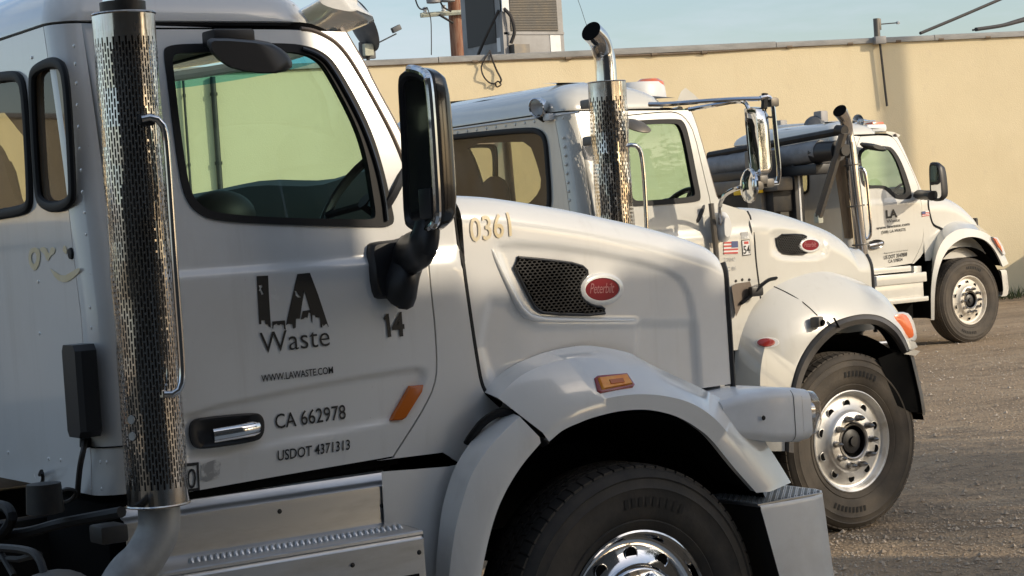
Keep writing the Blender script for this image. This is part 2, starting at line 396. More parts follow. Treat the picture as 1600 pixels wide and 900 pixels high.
# tan stucco building behind the trucks
W0 = Vector((22.953, 18.721, 0)); WD = Vector((.93969, -.34202, 0)); WN = Vector((-.34202, -.93969, 0))
def WP(s, z, off=0.): p = W0 + WD * s + WN * off; return Vector((p.x, p.y, z))
def UW(px, py, off=0.):
    q = ray(px, py); t = ((W0 + WN * off) - CAM).dot(WN) / q.dot(WN); return CAM + q * t
def ws(p): return (p - W0).dot(WD)
bld = empty('stucco_building', WP(-12, .1), 'long tan stucco building wall with grey coping behind the trucks', 'building')
S0, S1, ZT = -46, 9, 4.66
grid = [[WP(s, z, .012 * noise.noise(Vector((s * .35, z * .6, 0)))) for s in np.linspace(S0, S1, 110)] for z in np.linspace(-.3, ZT, 14)]
MB().loft(grid).build('stucco_wall', 'stucco', bld)
MB().put([WP(S0, ZT - .02, -.05), WP(S1, ZT - .02, -.05), WP(S1, ZT - .02, -14), WP(S0, ZT - .02, -14), WP(S1, -.3, -.0), WP(S1, -.3, -14), WP(S0, -.3, -14), WP(S1, ZT - .02, 0)], [(0, 1, 2, 3), (7, 4, 5, 2), (3, 2, 5, 6)]).build('flat_roof', 'coping', bld, smooth=False)
# coping stones, one object per length of capping
k = 0; s = S0
while s < S1:
    L = 2.95 if s > -30 else 8
    e = min(s + L, S1); dz = .006 * ((k * 7) % 3 - 1)
    prof = [(-.22, ZT + .002), (.055, ZT + .002), (.06, ZT + .03), (.052, ZT + .09 + dz), (.03, ZT + .10 + dz), (-.22, ZT + .11 + dz)]
    MB().loft([[WP(s + .006, z, o) for o, z in prof], [WP(e - .006, z, o) for o, z in prof]], closed=True, cap0=True, cap1=True).build('coping_length', 'coping', bld, sharp=25)
    s = e; k += 1
# electrical conduit clipped below the coping
zc = [UW(570, 104).z, UW(1085, 85).z, UW(1585, 58).z]
cp = [WP(ws(UW(x, y)), UW(x, y).z, .035) for x, y in ((-900, 175), (-300, 140), (120, 123), (570, 103), (742, 96), (1080, 83), (1300, 69), (1372, 65), (1470, 61), (1585, 57), (1720, 50))]
cnd = MB().tube(resample(cp, 60), .017, 8).build('wall_conduit', 'conduit', bld)
for x, y in ((742, 96), (888, 91), (1022, 85), (1100, 82), (1233, 73), (1328, 68), (1403, 64), (1470, 61), (1543, 58)):
    p = UW(x, y, .035); MB().tube([p - WD * .05, p + WD * .05], .03, 10).build('conduit_coupling', 'conduit', cnd)
# vertical pipes on the left stretch of the wall
for nm, x0, y0, x1, r_ in (('downpipe', 331, 105, 346, .045), ('downpipe', 285, 110, 297, .02)):
    p = UW(x0, y0, .05); o = MB().tube([Vector((p.x, p.y, 4.6)), Vector((p.x, p.y, .1))], r_, 10).build(nm, 'cable', bld)
    for z in (4.3, 3.2, 2.1): MB().tube([Vector((p.x, p.y, z)), Vector((p.x, p.y, z + .05))], r_ * 1.35, 10).build('pipe_clip', 'dark_metal', o)
# cables
def cable(name, pts, r_, label, mat='cable', n=24, group=None):
    o = MB().tube(spline(pts, n), r_, 6).build(name, mat); tag(o, label, 'cable', group); return o
lp = lambda *q: [UW(x, y, .05 + .05 * (i % 2)) for i, (x, y) in enumerate(q)]
cable('hanging_cable', lp((766, 79), (757, 93), (752, 105), (755, 118), (763, 128), (772, 131), (778, 127), (783, 132), (776, 136), (774, 129)), .013, 'thin dark cable hanging in a loop over the coping, left strand')
cable('hanging_cable', lp((765, 79), (770, 95), (776, 110), (783, 124), (781, 130)), .015, 'thin dark cable hanging over the coping, right strand', n=14)
# rooftop air conditioner
def UB(px, py, back): return UW(px, py, -back)
hc = UB(787, 60, 1.2); hz0, hz1 = ZT - .02, ZT + 1.35
hv = empty('rooftop_air_conditioner', Vector((hc.x, hc.y, ZT)), 'grey boxy air conditioning unit on the roof behind the wall', 'air conditioner')
ang = R(-38); e1 = (Matrix.Rotation(ang * -1, 3, 'Z') @ WD); e1 = (WD * math.cos(R(20)) - WN * math.sin(R(20))); e2 = (-WD * math.sin(R(20)) - WN * math.cos(R(20)))
def HP(a, b, z): p = hc + e1 * a + e2 * b; return Vector((p.x, p.y, z))
LA_, LB_ = 1.27, 1.28
def hvbox(name, a0, a1, b0, b1, z0, z1, mat, par=None, **kw):
    vs = [HP(a, b, z) for z in (z0, z1) for a, b in ((a0, b0), (a1, b0), (a1, b1), (a0, b1))]
    return MB().put(vs, [(0, 1, 5, 4), (1, 2, 6, 5), (2, 3, 7, 6), (3, 0, 4, 7), (4, 5, 6, 7), (3, 2, 1, 0)]).build(name, mat, par or hv, smooth=False)
hvbox('cabinet', 0, LA_, 0, LB_, hz0, hz1, 'hvac_metal')
hvbox('corner_post', -.02, .08, -.02, .08, hz0, hz1, 'hvac_metal'); hvbox('base_rail', -.03, LA_ + .03, -.03, LB_ + .03, hz0, hz0 + .16, 'hvac_metal')
gr = hvbox('coil_grille', .16, LA_ - .12, -.012, .02, hz0 + .62, hz1 - .03, 'hvac_coil')
for i in range(24):
    z = hz0 + .64 + i * .028; hvbox('louvre', .16, LA_ - .12, -.022, -.013, z, z + .008, 'steel_grey', gr)
hvbox('trim_bar', 0, LA_, -.02, .0, hz0 + .56, hz0 + .6, 'hvac_metal')
hvbox('side_coil', -.013, .01, .22, LB_ - .16, hz0 + .45, hz1 - .04, 'hvac_coil')
hvbox('label_plate', -.012, 0, .08, .2, hz0 + .28, hz0 + .52, 'white_plastic')
hvbox('access_plate', LA_ - .3, LA_ - .08, -.01, 0, hz0 + .2, hz0 + .55, 'white_plastic')
hd = hvbox('intake_hood', .1, .42, -.16, -.002, hz0 + .2, hz0 + .38, 'steel_grey')
hvbox('control_box', -.02, .12, -.05, .02, hz0 + .95, hz1, 'white_plastic')
MB().tube(spline([HP(.02, -.04, hz0 + 1.0), HP(.1, -.12, hz0 + .85), HP(.15, -.12, hz0 + .6), HP(.1, -.06, hz0 + .4)], 14), .03, 8).build('power_cable', 'cable', hv)
MB().tube(spline([HP(-.03, .05, hz0 + .98), HP(-.14, .3, hz0 + .6), HP(-.15, .62, hz0 + .25), HP(-.14, .75, hz0 + .05)], 14), .028, 8).build('power_cable', 'cable', hv)
# utility pole with crossarm
pp = UB(714, 60, 16); up = empty('utility_pole', Vector((pp.x, pp.y, 0)), 'rusty brown wooden utility pole with pale crossarm behind the wall', 'utility pole')
MB().tube([Vector((pp.x, pp.y, z)) for z in (0, 4, 8, 12)], [.19, .18, .17, .15], 14).build('pole', 'pole_wood', up)
sc_ = FOC / ((pp - CAM).dot(CF))
pc0 = UB(657, 24, 15.75); pc1 = UB(735, 18, 15.75)
xa = MB().put([], []); d_ = (pc1 - pc0).normalized()
MB().tube([pc0, pc1], .065, 6).build('crossarm', 'crossarm', up)
for x, y in ((664, 17), (693, 14)): q = UB(x, y, 15.75); MB().lathe([(0, .1), (.05, .09), (.06, .02), (.035, 0), (.06, -.03), (.03, -.09), (0, -.1)], q, (0, 0, 1), 12).build('insulator', 'white_plastic', up)
b0 = UB(686, 23, 15.7); b1 = UB(708, 36, 15.7); MB().tube([b0, b1], .03, 6).build('brace', 'dark_metal', up)
for nm, q in (('transformer', (677, -2)), ('transformer', (700, -4))):
    p = UB(*q, 15.5); MB().lathe([(0, -.12), (.17, -.1), (.18, .0), (.18, .5), (.0, .55)], p, (0, 0, 1), 16).build(nm, 'hvac_metal', up)
cable('overhead_cable', [UB(645, -25, 15.6), UB(650, 2, 15.6), UB(657, 14, 15.6), UB(668, 12, 15.6)], .018, 'drooping cable from the crossarm insulator, left of the utility pole')
cable('overhead_cable', [UB(668, 13, 15.6), UB(673, 30, 15.6), UB(674, 60, 15.6), UB(674, 86, 15.6)], .012, 'thin cable hanging straight down from the crossarm end')
cable('overhead_cable', [UB(685, -6, 15.6), UB(692, 10, 15.6), UB(705, 18, 15.6)], .022, 'short curved jumper cable between crossarm and utility pole')
cable('overhead_cable', [UB(1438, 52, 1.), UB(1500, 26, 1.5), UB(1565, -2, 2), UB(1680, -52, 3)], .03, 'thick black cable rising steeply to the right above the coping')
cable('overhead_cable', [UB(1525, 46, 1.), UB(1565, 40, 1.5), UB(1602, 31, 2), UB(1700, 8, 3)], .04, 'lower black cable at the right edge above the coping')
cable('overhead_cable', [UB(1520, 47, 1.2), UB(1565, 38.5, 1.7), UB(1602, 27.5, 2.2), UB(1700, 0, 3.2)], .02, 'thin black cable just above the lower one at the right edge')
cable('overhead_cable', [UB(880, -60, 16), UB(905, 5, 16), UB(916, 38, 16), UB(935, 90, 16)], .006, 'hair thin wire slanting down beside the bent exhaust tip')
# satellite dish
dc = UB(566, 40, .35); ds = empty('satellite_dish', Vector((dc.x, dc.y, ZT + .12)), 'dark grey satellite dish on the wall top beside the cab visor', 'satellite dish')
axd = (_r * .80 + _a * .40 + _u * .38).normalized()
prof = [(r_, .55 * r_ * r_) for r_ in np.linspace(0.001, .46, 12)]
MB().lathe(prof + [(.468, .118), (.46, .108)] + [(r_, .55 * r_ * r_ - .014) for r_ in np.linspace(.45, .001, 10)], dc - axd * .1, axd, 40).build('reflector', 'dish_grey', ds)
lf = UB(619, 45, .3); MB().tube([dc - _u * .40 + axd * .05, lf - _u * .08], .013, 6).build('feed_arm', 'dish_grey', ds)
MB().box(lf, (.09, .09, .16), bev=.015, rot=axd.to_track_quat('Z', 'Y').to_matrix()).build('feed_horn', 'dish_grey', ds)
mp_ = UB(575, 78, .25); MB().box(mp_, (.17, .1, .2), bev=.02).build('mount_clamp', 'crossarm', ds); MB().box(mp_ - WN * .08, (.3, .06, .28), bev=.03).build('mount_plate', 'dish_grey', ds)
MB().tube([mp_ - WN * .05, Vector((mp_.x, mp_.y, ZT - .02)) - WN * .05], .03, 8).build('mount_post', 'dark_metal', ds)
# mast on the wall top
m0 = UW(1369, 29, .09); mr = empty('antenna_mast', Vector((m0.x, m0.y, 3.3)), 'dark post with thin side arm clamped to the coping at right', 'mast')
MB().tube([Vector((m0.x, m0.y, m0.z)), Vector((m0.x, m0.y, UW(1372, 66, .09).z))], .055, 10).build('upper_post', 'steel_grey', mr)
t0 = UW(1374, 60, .09); t1 = UW(1386, 166, .09); MB().tube([t0, t0.lerp(t1, .5), t1], .02, 8).build('lower_rod', 'cable', mr)
MB().box(UW(1374, 63, .09), (.2, .14, .13), bev=.01, rz=math.atan2(WD.y, WD.x)).build('clamp', 'hvac_metal', mr)
MB().tube([UW(1374, 38, .09), UW(1403, 35.5, .09)], .011, 6).build('side_arm', 'steel_grey', mr)
MB().box(UW(1403, 35.5, .09), (.05, .05, .05), bev=.012).build('arm_tip', 'white_plastic', mr); MB().box(UW(1374, 38, .09), (.05, .05, .2), bev=.012).build('arm_bracket', 'steel_grey', mr)
# weeds along the foot of the wall
wb = MB(); rg = random.Random(5)
for i in range(2600):
    s = rg.uniform(-14, 5); p = WP(s, .09, .05 + rg.random() ** 2 * .9); h = rg.uniform(.06, .24); a = rg.random() * 6.28; dx, dy = math.cos(a) * .016, math.sin(a) * .016; lx, ly = rg.uniform(-.1, .1), rg.uniform(-.1, .1)
    wb.put([(p.x - dx, p.y - dy, p.z), (p.x + dx, p.y + dy, p.z), (p.x + lx, p.y + ly, p.z + h)], [(0, 1, 2)])
tag(wb.build('wall_weeds', 'grass_blade', smooth=False, kind='stuff'), 'low green weeds along the foot of the tan wall', 'weeds')

# unseen building and tree added behind the camera to cast shade on the trucks
wh = empty('shade_building', (-2, -8, 0), 'grey building with a deep canopy, added out of view to shade the nearest truck', 'shade_building')
def wbox(name, x0, x1, y0, y1, z1, mat): return MB().box(((x0 + x1) / 2, (y0 + y1) / 2, z1 / 2 - .3), (x1 - x0, y1 - y0, z1 + .6), bev=.02).build(name, mat, wh, sharp=20)
wbox('tall_shade_block', -16, 3.6, -22, -6.3, 7.3, 'shade_building_wall'); MB().box((7.7, -12.9, 5.0), (6.2, 9.8, 1.64), bev=.02).build('shade_canopy', 'pale_wall', wh, sharp=20)  # block added to shade the cab, canopy to shade the hood
for x in (6.4, 10.4):
    for y in (-8.4, -17.2): MB().box((x, y, 2.0), (.25, .25, 4.5), bev=.02).build('shade_canopy_post', 'steel_grey', wh)

rg = random.Random(11)
for i in range(26):
    x = 4.85 + i * .23; h = rg.uniform(.03, .15)
    if rg.random() < .75: MB().box((x, -8.1, 5.82 + h / 2), (rg.uniform(.14, .24), .12, h), bev=.02).build('shade_edge_block', 'coping', wh)  # small blocks added to roughen the canopy's shadow edge
tag(MB().box((4.2, -4.6, .03), (12., 7.6, .12), bev=.01).build('bounce_slab', 'bounce_concrete'), kind='structure')  # pale slab added out of view to bounce sunlight onto the hood
for i in range(5):
    MB().box((-13 + i * 3.6, -6.29, 2.2), (2.2, .05, 1.8), bev=.01).build('shade_building_window', 'hvac_coil', wh)
def tree(name, loc, h, r_, label, nleaf, seed):
    rg = random.Random(seed); t = empty(name, loc, label, 'tree'); L = Vector(loc)
    tr = MB().tube(spline([L + Vector((0, 0, -.3)), L + Vector((.1, .05, h * .3)), L + Vector((-.05, .1, h * .6)), L + Vector((.1, 0, h * .88))], 12), [.26 - .018 * i for i in range(12)], 10)
    tips = []
    for i in range(11):
        a = i * 2.4 + rg.random(); z0 = h * (.36 + .045 * i); d = Vector((math.cos(a), math.sin(a), .45)); b = L + Vector((0, .05, z0)); e = b + d * r_ * rg.uniform(.6, .95)
        tr.tube(spline([b, b.lerp(e, .5) + Vector((0, 0, .25)), e], 8), [.09 - .009 * i for i in range(8)], 6); tips += [e, b.lerp(e, .6)]
    tr.build('trunk', 'bark', t)
    lf = MB(); tips.append(L + Vector((0, 0, h)))
    for i in range(nleaf):
        c = rg.choice(tips); v = Vector((rg.gauss(0, 1), rg.gauss(0, 1), rg.gauss(0, .8))).normalized() * (rg.random() ** .5) * r_ * .42; p = c + v
        u = Vector((rg.gauss(0, 1), rg.gauss(0, 1), rg.gauss(0, 1))).normalized(); w = u.orthogonal().normalized(); s = rg.uniform(.06, .11)
        lf.put([p - u * s, p + w * s * .5, p + u * s, p - w * s * .5], [(0, 1, 2, 3)])
    lf.build('shade_crown', 'leaf', t, smooth=False); return t
tree('shade_tree', (14.4, -8.2, 0), 7.4, 2.6, 'leafy tree added out of view to shade the middle truck', 7000, 4)
# unseen containers added: one to darken a reflection, one to shade the wall
def container(loc, L, W, H, rz, mat, label):
    c = empty('added_container', loc, label, 'container'); m = Matrix.Rotation(rz, 3, 'Z'); b = Vector(loc)
    def bxx(name, o, d): MB().box(b + m @ Vector(o), d, rz=rz, bev=.015).build(name, mat, c, sharp=25)
    bxx('body', (0, 0, H / 2 + .12), (L - .1, W - .1, H - .1))
    for i in range(int(L / .6) + 1):
        for s_ in (-1, 1): bxx('rib', (-L / 2 + .05 + i * .6, s_ * (W / 2 - .02), H / 2 + .12), (.1, .08, H - .16))
    for s_ in (-1, 1): bxx('top_rail', (0, s_ * (W / 2 - .03), H + .08), (L, .1, .12))
    return c
container((-6.3, 6.4, 0), 7.2, 2.4, 1.95, 0, 'added_container_steel', 'dark steel container added out of view behind the nearest truck to darken its rear wall')
qc = UW(1722, 430); sc2 = qc + Vector((SUN.x, SUN.y, 0)).normalized() * 4.2
container((sc2.x, sc2.y, .1), 6.2, 2.4, 1.6, math.atan2(WD.y, WD.x), 'added_container_steel', 'dark steel container added out of view at the far right to shade the wall')
# unseen pole added to cast the soft stripe on the tan wall
q = UW(1396, 150); sp = q + Vector((SUN.x, SUN.y, 0)).normalized() * 15
dp = empty('utility_pole', Vector((sp.x, sp.y, 0)), 'bare wooden utility pole added out of view to cast the soft stripe on the wall', 'utility pole')
MB().tube([Vector((sp.x, sp.y, z)) for z in (-.3, 5, 10, 19)], [.2, .18, .17, .14], 12).build('pole', 'pole_wood', dp)  # added pole, out of view, casts the wall stripe
# ------------------------------------------------------------------ trucks: shared builders
def sdist(x, z, poly):
    """signed distance to a polygon, negative inside"""
    d = 1e9; c = False; n = len(poly); j = n - 1
    for i in range(n):
        xi, zi = poly[i]; xj, zj = poly[j]; dx, dz = xj - xi, zj - zi; L = dx * dx + dz * dz or 1e-12
        t = min(1, max(0, ((x - xi) * dx + (z - zi) * dz) / L)); d = min(d, (x - xi - t * dx) ** 2 + (z - zi - t * dz) ** 2)
        if (zi > z) != (zj > z) and x < (xj - xi) * (z - zi) / ((zj - zi) or 1e-12) + xi: c = not c
        j = i
    d = math.sqrt(d); return -d if c else d
def emboss(x, z, poly, depth, fall): return depth * (1 - smooth01((sdist(x, z, poly) + fall) / (2 * fall)))
def offset_poly(p, d):
    """grow (d>0) a closed 2D polygon about its edges"""
    P = arr(p); n = len(P); A = sum(P[i][0] * P[(i + 1) % n][1] - P[(i + 1) % n][0] * P[i][1] for i in range(n)); sg = 1 if A > 0 else -1; out = []
    for i in range(n):
        a, b, c = P[i - 1], P[i], P[(i + 1) % n]; e1 = (b - a) / max(1e-9, np.hypot(*(b - a))); e2 = (c - b) / max(1e-9, np.hypot(*(c - b)))
        nn = np.array([e1[1] + e2[1], -(e1[0] + e2[0])]); L = np.hypot(*nn)
        if L < 1e-6: nn = np.array([e1[1], -e1[0]]); L = 1
        nn = nn / L; k = max(.5, nn @ np.array([e1[1], -e1[0]])); out.append(b + sg * nn * d / k)
    return out
class Truck:
    def __init__(s, name, O, label, side=.15):
        s.O = Vector(O); s.root = empty(name, s.O, label, 'truck', 'white trucks parked side by side'); s.side = side; s.yc = s.O.y + 1.225; s.zg = 2.54; s.recess = []
    def surf(s, x, z):
        """outer skin of the cab side: y at (x, z), with the shoulder crease and tumblehome"""
        h = z - s.O.z; y = s.O.y + s.side
        y += .016 * smooth01((h - 1.79) / .035) + (.11 * ((h - 1.8) / .75) ** 1.4 if h > 1.8 else 0) + .02 * smooth01((1.32 - h) / .2)
        for poly, dep, fall in s.recess: y += emboss(x, z, poly, dep, fall)
        return y
    def P(s, px, py, dy=.15): return UY(px, py, s.O.y + dy)
    def xz(s, pts, it=0, closed=True):
        out = []
        for px, py in pts:
            y = s.O.y + s.side
            for _ in range(6): p = UY(px, py, y); y = s.surf(p.x, p.z)
            out.append(Vector((p.x, p.z)))
        return chaikin(out, it, closed) if it else out
    def on(s, x, z, d=0.): return Vector((x, s.surf(x, z) - d, z))
    def mir(s, v): return Vector((v[0], 2 * s.yc - v[1], v[2]))
    def skin(s, name, outline, holes, mat, parent, d=0., step=.03, rim=.014):
        return panel(name, outline, holes, lambda x, z: s.on(x, z, d), mat, parent, step, (0, rim, 0) if rim else None)
    def far_skin(s, name, outline, holes, mat, parent, d=0., step=.08):
        return panel(name, outline, holes, lambda x, z: s.mir(s.on(x, z, d)), mat, parent, step, (0, -.014, 0))
    def line(s, name, pts, r_, mat, parent, d=0., closed=False, it=1, flat=1.):
        q = s.xz(pts, it, closed); return MB().tube([s.on(v.x, v.y, d) for v in q], r_, 8, closed).build(name, mat, parent)
    def text(s, name, body, bl, br, hpx, mat, parent, bold=0., shear=0., spacing=1., surf=None, d=.0035, cuts=0):
        """lettering laid on the skin between two baseline points, hpx tall"""
        V, F = text_mesh(body, bold, shear, spacing, cuts); x0 = min(v.x for v in V); x1 = max(v.x for v in V); y1 = max(v.y for v in V)
        a, b = s.xz([bl, br]); c = s.xz([(bl[0], bl[1] - hpx)])[0]; h = c.y - a.y
        out = []
        for v in V:
            p = a.lerp(b, (v.x - x0) / (x1 - x0)); z = p.y + v.y / y1 * h; out.append((p.x, (surf or s.surf)(p.x, z) - d, z))
        return add(name, out, F, mat, parent, smooth=False)
    def decal(s, name, px, mat, parent, d=.002, holes=(), surf=None):
        sf = surf or s.surf
        return panel(name, s.xz(px), [s.xz(h) for h in holes], lambda x, z: Vector((x, sf(x, z) - d, z)), mat, parent, .05)

def wheel(parent, c, oy, r_=.525, w=.285, tyre='tyre_rubber', rim='rim_alloy', spikes=True, hub='dark', rims=1., detail=True):
    """steer wheel: lathe-turned tyre with grooved, sliced tread, disc with blackened hand holes, nuts and hub; c = hub centre, oy = y of the outer sidewall"""
    k = r_ / .525; C = Vector((c[0], oy, c[2])); ax = (0, 1, 0)
    wh_ = MB(); pr = [(.292, .04), (.305, .028), (.322, .018), (.335, .012), (.34, .016), (.352, .008), (.40, .0), (.44, .001), (.447, -.003), (.455, .002), (.478, .005), (.484, .001), (.49, .008), (.502, .016), (.511, .026), (.516, .036)]
    for gy_ in (.083, .116, .143, .17, .203):
        pr += [(.5235, gy_ - .0075), (.5225, gy_ - .006), (.508, gy_ - .004), (.508, gy_ + .004), (.5225, gy_ + .006)]
    pr += [(.516, w - .036), (.502, w - .016), (.478, w - .004), (.42, w), (.34, w - .014), (.305, w - .03), (.295, w - .05)]
    t = wh_.lathe([(a * k, b) for a, b in pr], C, ax, 96).build('tyre', tyre, parent, sharp=32)
    tyre_o = t
    if detail:
        tb = MB(); rb = random.Random(2)
        for i in range(72):
            a = i / 72 * 2 * math.pi
            for j, (y0, y1) in enumerate(((.034, .074), (.092, .108), (.125, .135), (.152, .162), (.179, .195))):
                a2 = a + (j % 2) * .043; da = .039 if j else .036; sk = .012 * (1 if j % 2 else -1)
                vs = []
                for rr in (.517 if j else .512, .5285 if j else .5275):
                    for yy, aa in ((y0 - .004, a2 - da), (y1 + .004, a2 - da + sk), (y1 + .004, a2 + da + sk), (y0 - .004, a2 + da)):
                        r2 = rr - (.006 if (j == 0 and yy < .04) else 0); vs.append((C.x + math.cos(aa) * r2 * k, C.y + yy, C.z + math.sin(aa) * r2 * k))
                tb.put(vs, [(4, 5, 6, 7), (0, 1, 5, 4), (1, 2, 6, 5), (2, 3, 7, 6), (3, 0, 4, 7)])
        tb.build('tread_blocks', tyre, tyre_o, smooth=False, kind='stuff')
        # raised lettering band on the sidewall
        for a0, n_ in ((R(62), 9), (R(242), 9)):
            lb = MB()
            for i in range(n_):
                a = a0 + i * .075; vs = []
                for rr, da in ((.385, .02), (.418, .02)):
                    for sgn in (-1, 1): vs.append((C.x + math.cos(a + sgn * da) * rr * k, C.y - .0025, C.z + math.sin(a + sgn * da) * rr * k))
                lb.put(vs, [(0, 1, 3, 2)])
            lb.build('sidewall_lettering', 'black_rubber', tyre_o, smooth=False, kind='stuff')
    dr = [(.30, .035), (.303, .024), (.297, .021), (.289, .026), (.284, .048), (.276, .062), (.262, .066), (.248, .063), (.19, .042), (.182, .03), (.176, .018), (.17, .014), (.118, .012), (.111, .02), (.106, .06)]
    d = MB().lathe([(a * k, b) for a, b in dr], C, ax, 72).build('rim', rim, parent, sharp=45)
    def disc_y(rr): return .042 + (.063 - .042) * (rr - .19) / .058
    for i in range(10):
        a = 2 * math.pi * (i + .5) / 10; rr = .221 * k; p = C + Vector((math.cos(a) * rr, disc_y(.221), math.sin(a) * rr))
        MB().lathe([(.0275 * k, -.004), (.0255 * k, -.0045), (.0235 * k, -.002)], p, ax, 20).build('hand_hole_edge', rim, d)
        MB().lathe([(.0, -.0022), (.0245 * k, -.0022)], p, ax, 20).build('hand_hole_dark', 'void_black', d)  # black disc on the rim paints the dark of a cut hole
    hb = MB().lathe([(.107 * k, .055), (.0, .055)], C, ax, 32).build('hub_face', 'void_black', parent)
    if hub == 'dark':
        MB().lathe([(.072 * k, .05), (.07 * k, .03), (.05 * k, .022), (.03 * k, .02), (.028 * k, .005), (0, .004)], C, ax, 28).build('hub_cap', 'black_plastic', parent)
        MB().lathe([(.105 * k, .02), (.1 * k, .008), (.094 * k, .012), (.094 * k, .05)], C, ax, 40).build('hub_ring', 'lug_steel', parent)
    else:
        MB().lathe([(.108 * k, .03), (.106 * k, -.03), (.098 * k, -.055), (.07 * k, -.068), (.03 * k, -.072), (.028 * k, -.082), (0, -.083)], C, ax, 40).build('hub_cap', 'chrome', parent)
    for i in range(10):
        a = 2 * math.pi * i / 10; rr = .143 * k; p = C + Vector((math.cos(a) * rr, .013, math.sin(a) * rr))
        if spikes: pf = [(.021, .0), (.021, -.006), (.0175, -.008), (.0175, -.03), (.013, -.045), (.004, -.062), (0, -.064)]
        else: pf = [(.02, 0), (.02, -.006), (.0165, -.008), (.0165, -.024), (.01, -.03), (0, -.031)]
        MB().lathe([(q * k, h) for q, h in pf], p, ax, 12).build('lug_nut', 'lug_steel' if spikes else 'chrome', parent)

def perforated(name, x, y, z0, z1, r_, ncol, slot, gap, mat, parent, lean=0., solid=.05, warp=.0, web=.36):
    """chrome heat shield with staggered slots cut right through"""
    mb = MB(); H = z1 - z0; zs = z0 + solid; ze = z1 - solid; pitch = slot + gap; rows = int((ze - zs) / pitch)
    def pt(a, z, rr=r_):
        rr = rr + warp * noise.noise(Vector((math.cos(a) * 2.2, math.sin(a) * 2.2, z * 7)))
        return (x + math.cos(a) * rr + lean * (z - z0), y + math.sin(a) * rr, z)
    da = 2 * math.pi / ncol
    for c in range(ncol):
        a0 = c * da; a1 = a0 + da * web; a2 = a0 + da
        zz = [z0, zs] + [zs + (ze - zs) * i / 24 for i in range(1, 25)] + [z1]
        for p, q in zip(zz, zz[1:]): mb.put([pt(a0, p), pt(a1, p), pt(a1, q), pt(a0, q)], [(0, 1, 2, 3)])
        z = zs + (pitch / 2 if c % 2 else 0); prev = z0
        for i in range(rows - (1 if c % 2 else 0)):
            mb.put([pt(a1, prev), pt(a2, prev), pt(a2, z), pt(a1, z)], [(0, 1, 2, 3)]); prev = z + slot; z += pitch
        mb.put([pt(a1, prev), pt(a2, prev), pt(a2, z1), pt(a1, z1)], [(0, 1, 2, 3)])
    for zz in (z0, z1): mb.tube([(x + math.cos(t) * r_ + lean * (zz - z0), y + math.sin(t) * r_, zz) for t in np.linspace(0, 2 * math.pi, 37)[:-1]], .004, 6, closed=True)
    return mb.build(name, mat, parent, sharp=50)

def honeycomb(T, name, poly, cell, surf, d, mat, parent, squash=.62, depth=.008, skew=0.):
    """hexagonal grille mesh filling a polygon on the skin"""
    P = arr(poly); lo, hi = P.min(0), P.max(0); mb = MB(); j = 0; dz = cell * .87 * squash
    z = lo[1]
    while z < hi[1]:
        x = lo[0] + (cell / 2 if j % 2 else 0)
        while x < hi[0]:
            if sdist(x, z, poly) < -cell * .32:
                vs = []
                for k, rr, dd in ((0, .6, d), (1, .42, d), (2, .42, d - depth)):
                    for i in range(6):
                        a = math.pi / 6 + i * math.pi / 3; xx = x + math.cos(a) * rr * cell; zz_ = z + math.sin(a) * rr * cell * squash
                        vs.append((xx, surf(xx, zz_) - dd, zz_))
                fs = [(k * 6 + i, k * 6 + (i + 1) % 6, (k + 1) * 6 + (i + 1) % 6, (k + 1) * 6 + i) for k in (0, 1) for i in range(6)]
                mb.put(vs, fs)
            x += cell
        z += dz; j += 1
    return mb.build(name, mat, parent, smooth=False)

def ellipse_px(cx, cy, rx, ry, n=28, tilt=0.):
    return [(cx + rx * math.cos(2 * math.pi * i / n), cy + ry * math.sin(2 * math.pi * i / n) - tilt * rx * math.cos(2 * math.pi * i / n)) for i in range(n)]
def emblem(T, parent, c, rx, ry, surf, tilt=.08):
    """oval badge: silver surround, red enamel, raised script"""
    ring = T.xz(ellipse_px(*c, rx, ry, 32, tilt)); mid = T.xz(ellipse_px(*c, rx * .88, ry * .86, 32, tilt)); inn = T.xz(ellipse_px(*c, rx * .78, ry * .70, 32, tilt)); core = T.xz(ellipse_px(*c, rx * .76, ry * .68, 32, tilt))
    q = lambda pts, d: [Vector((v.x, surf(v.x, v.y) - d, v.y)) for v in pts]
    e = MB().loft([q(ring, 0), q(ring, .008), q(mid, .014), q(inn, .014), q(core, .009)], closed=True).build('emblem', 'white_paint', parent)
    panel('enamel', inn, [], lambda x, z: Vector((x, surf(x, z) - .0105, z)), 'emblem_red', e, .03)
    T.text('script', 'Peterbilt', (c[0] - rx * .56, c[1] + ry * .26), (c[0] + rx * .56, c[1] + ry * .26 - 2 * tilt * rx * .56), ry * .62, 'decal_script', e, shear=.35, spacing=.92, surf=surf, d=.012)
    return e
principled('decal_script', (.40, .13, .14), .35)

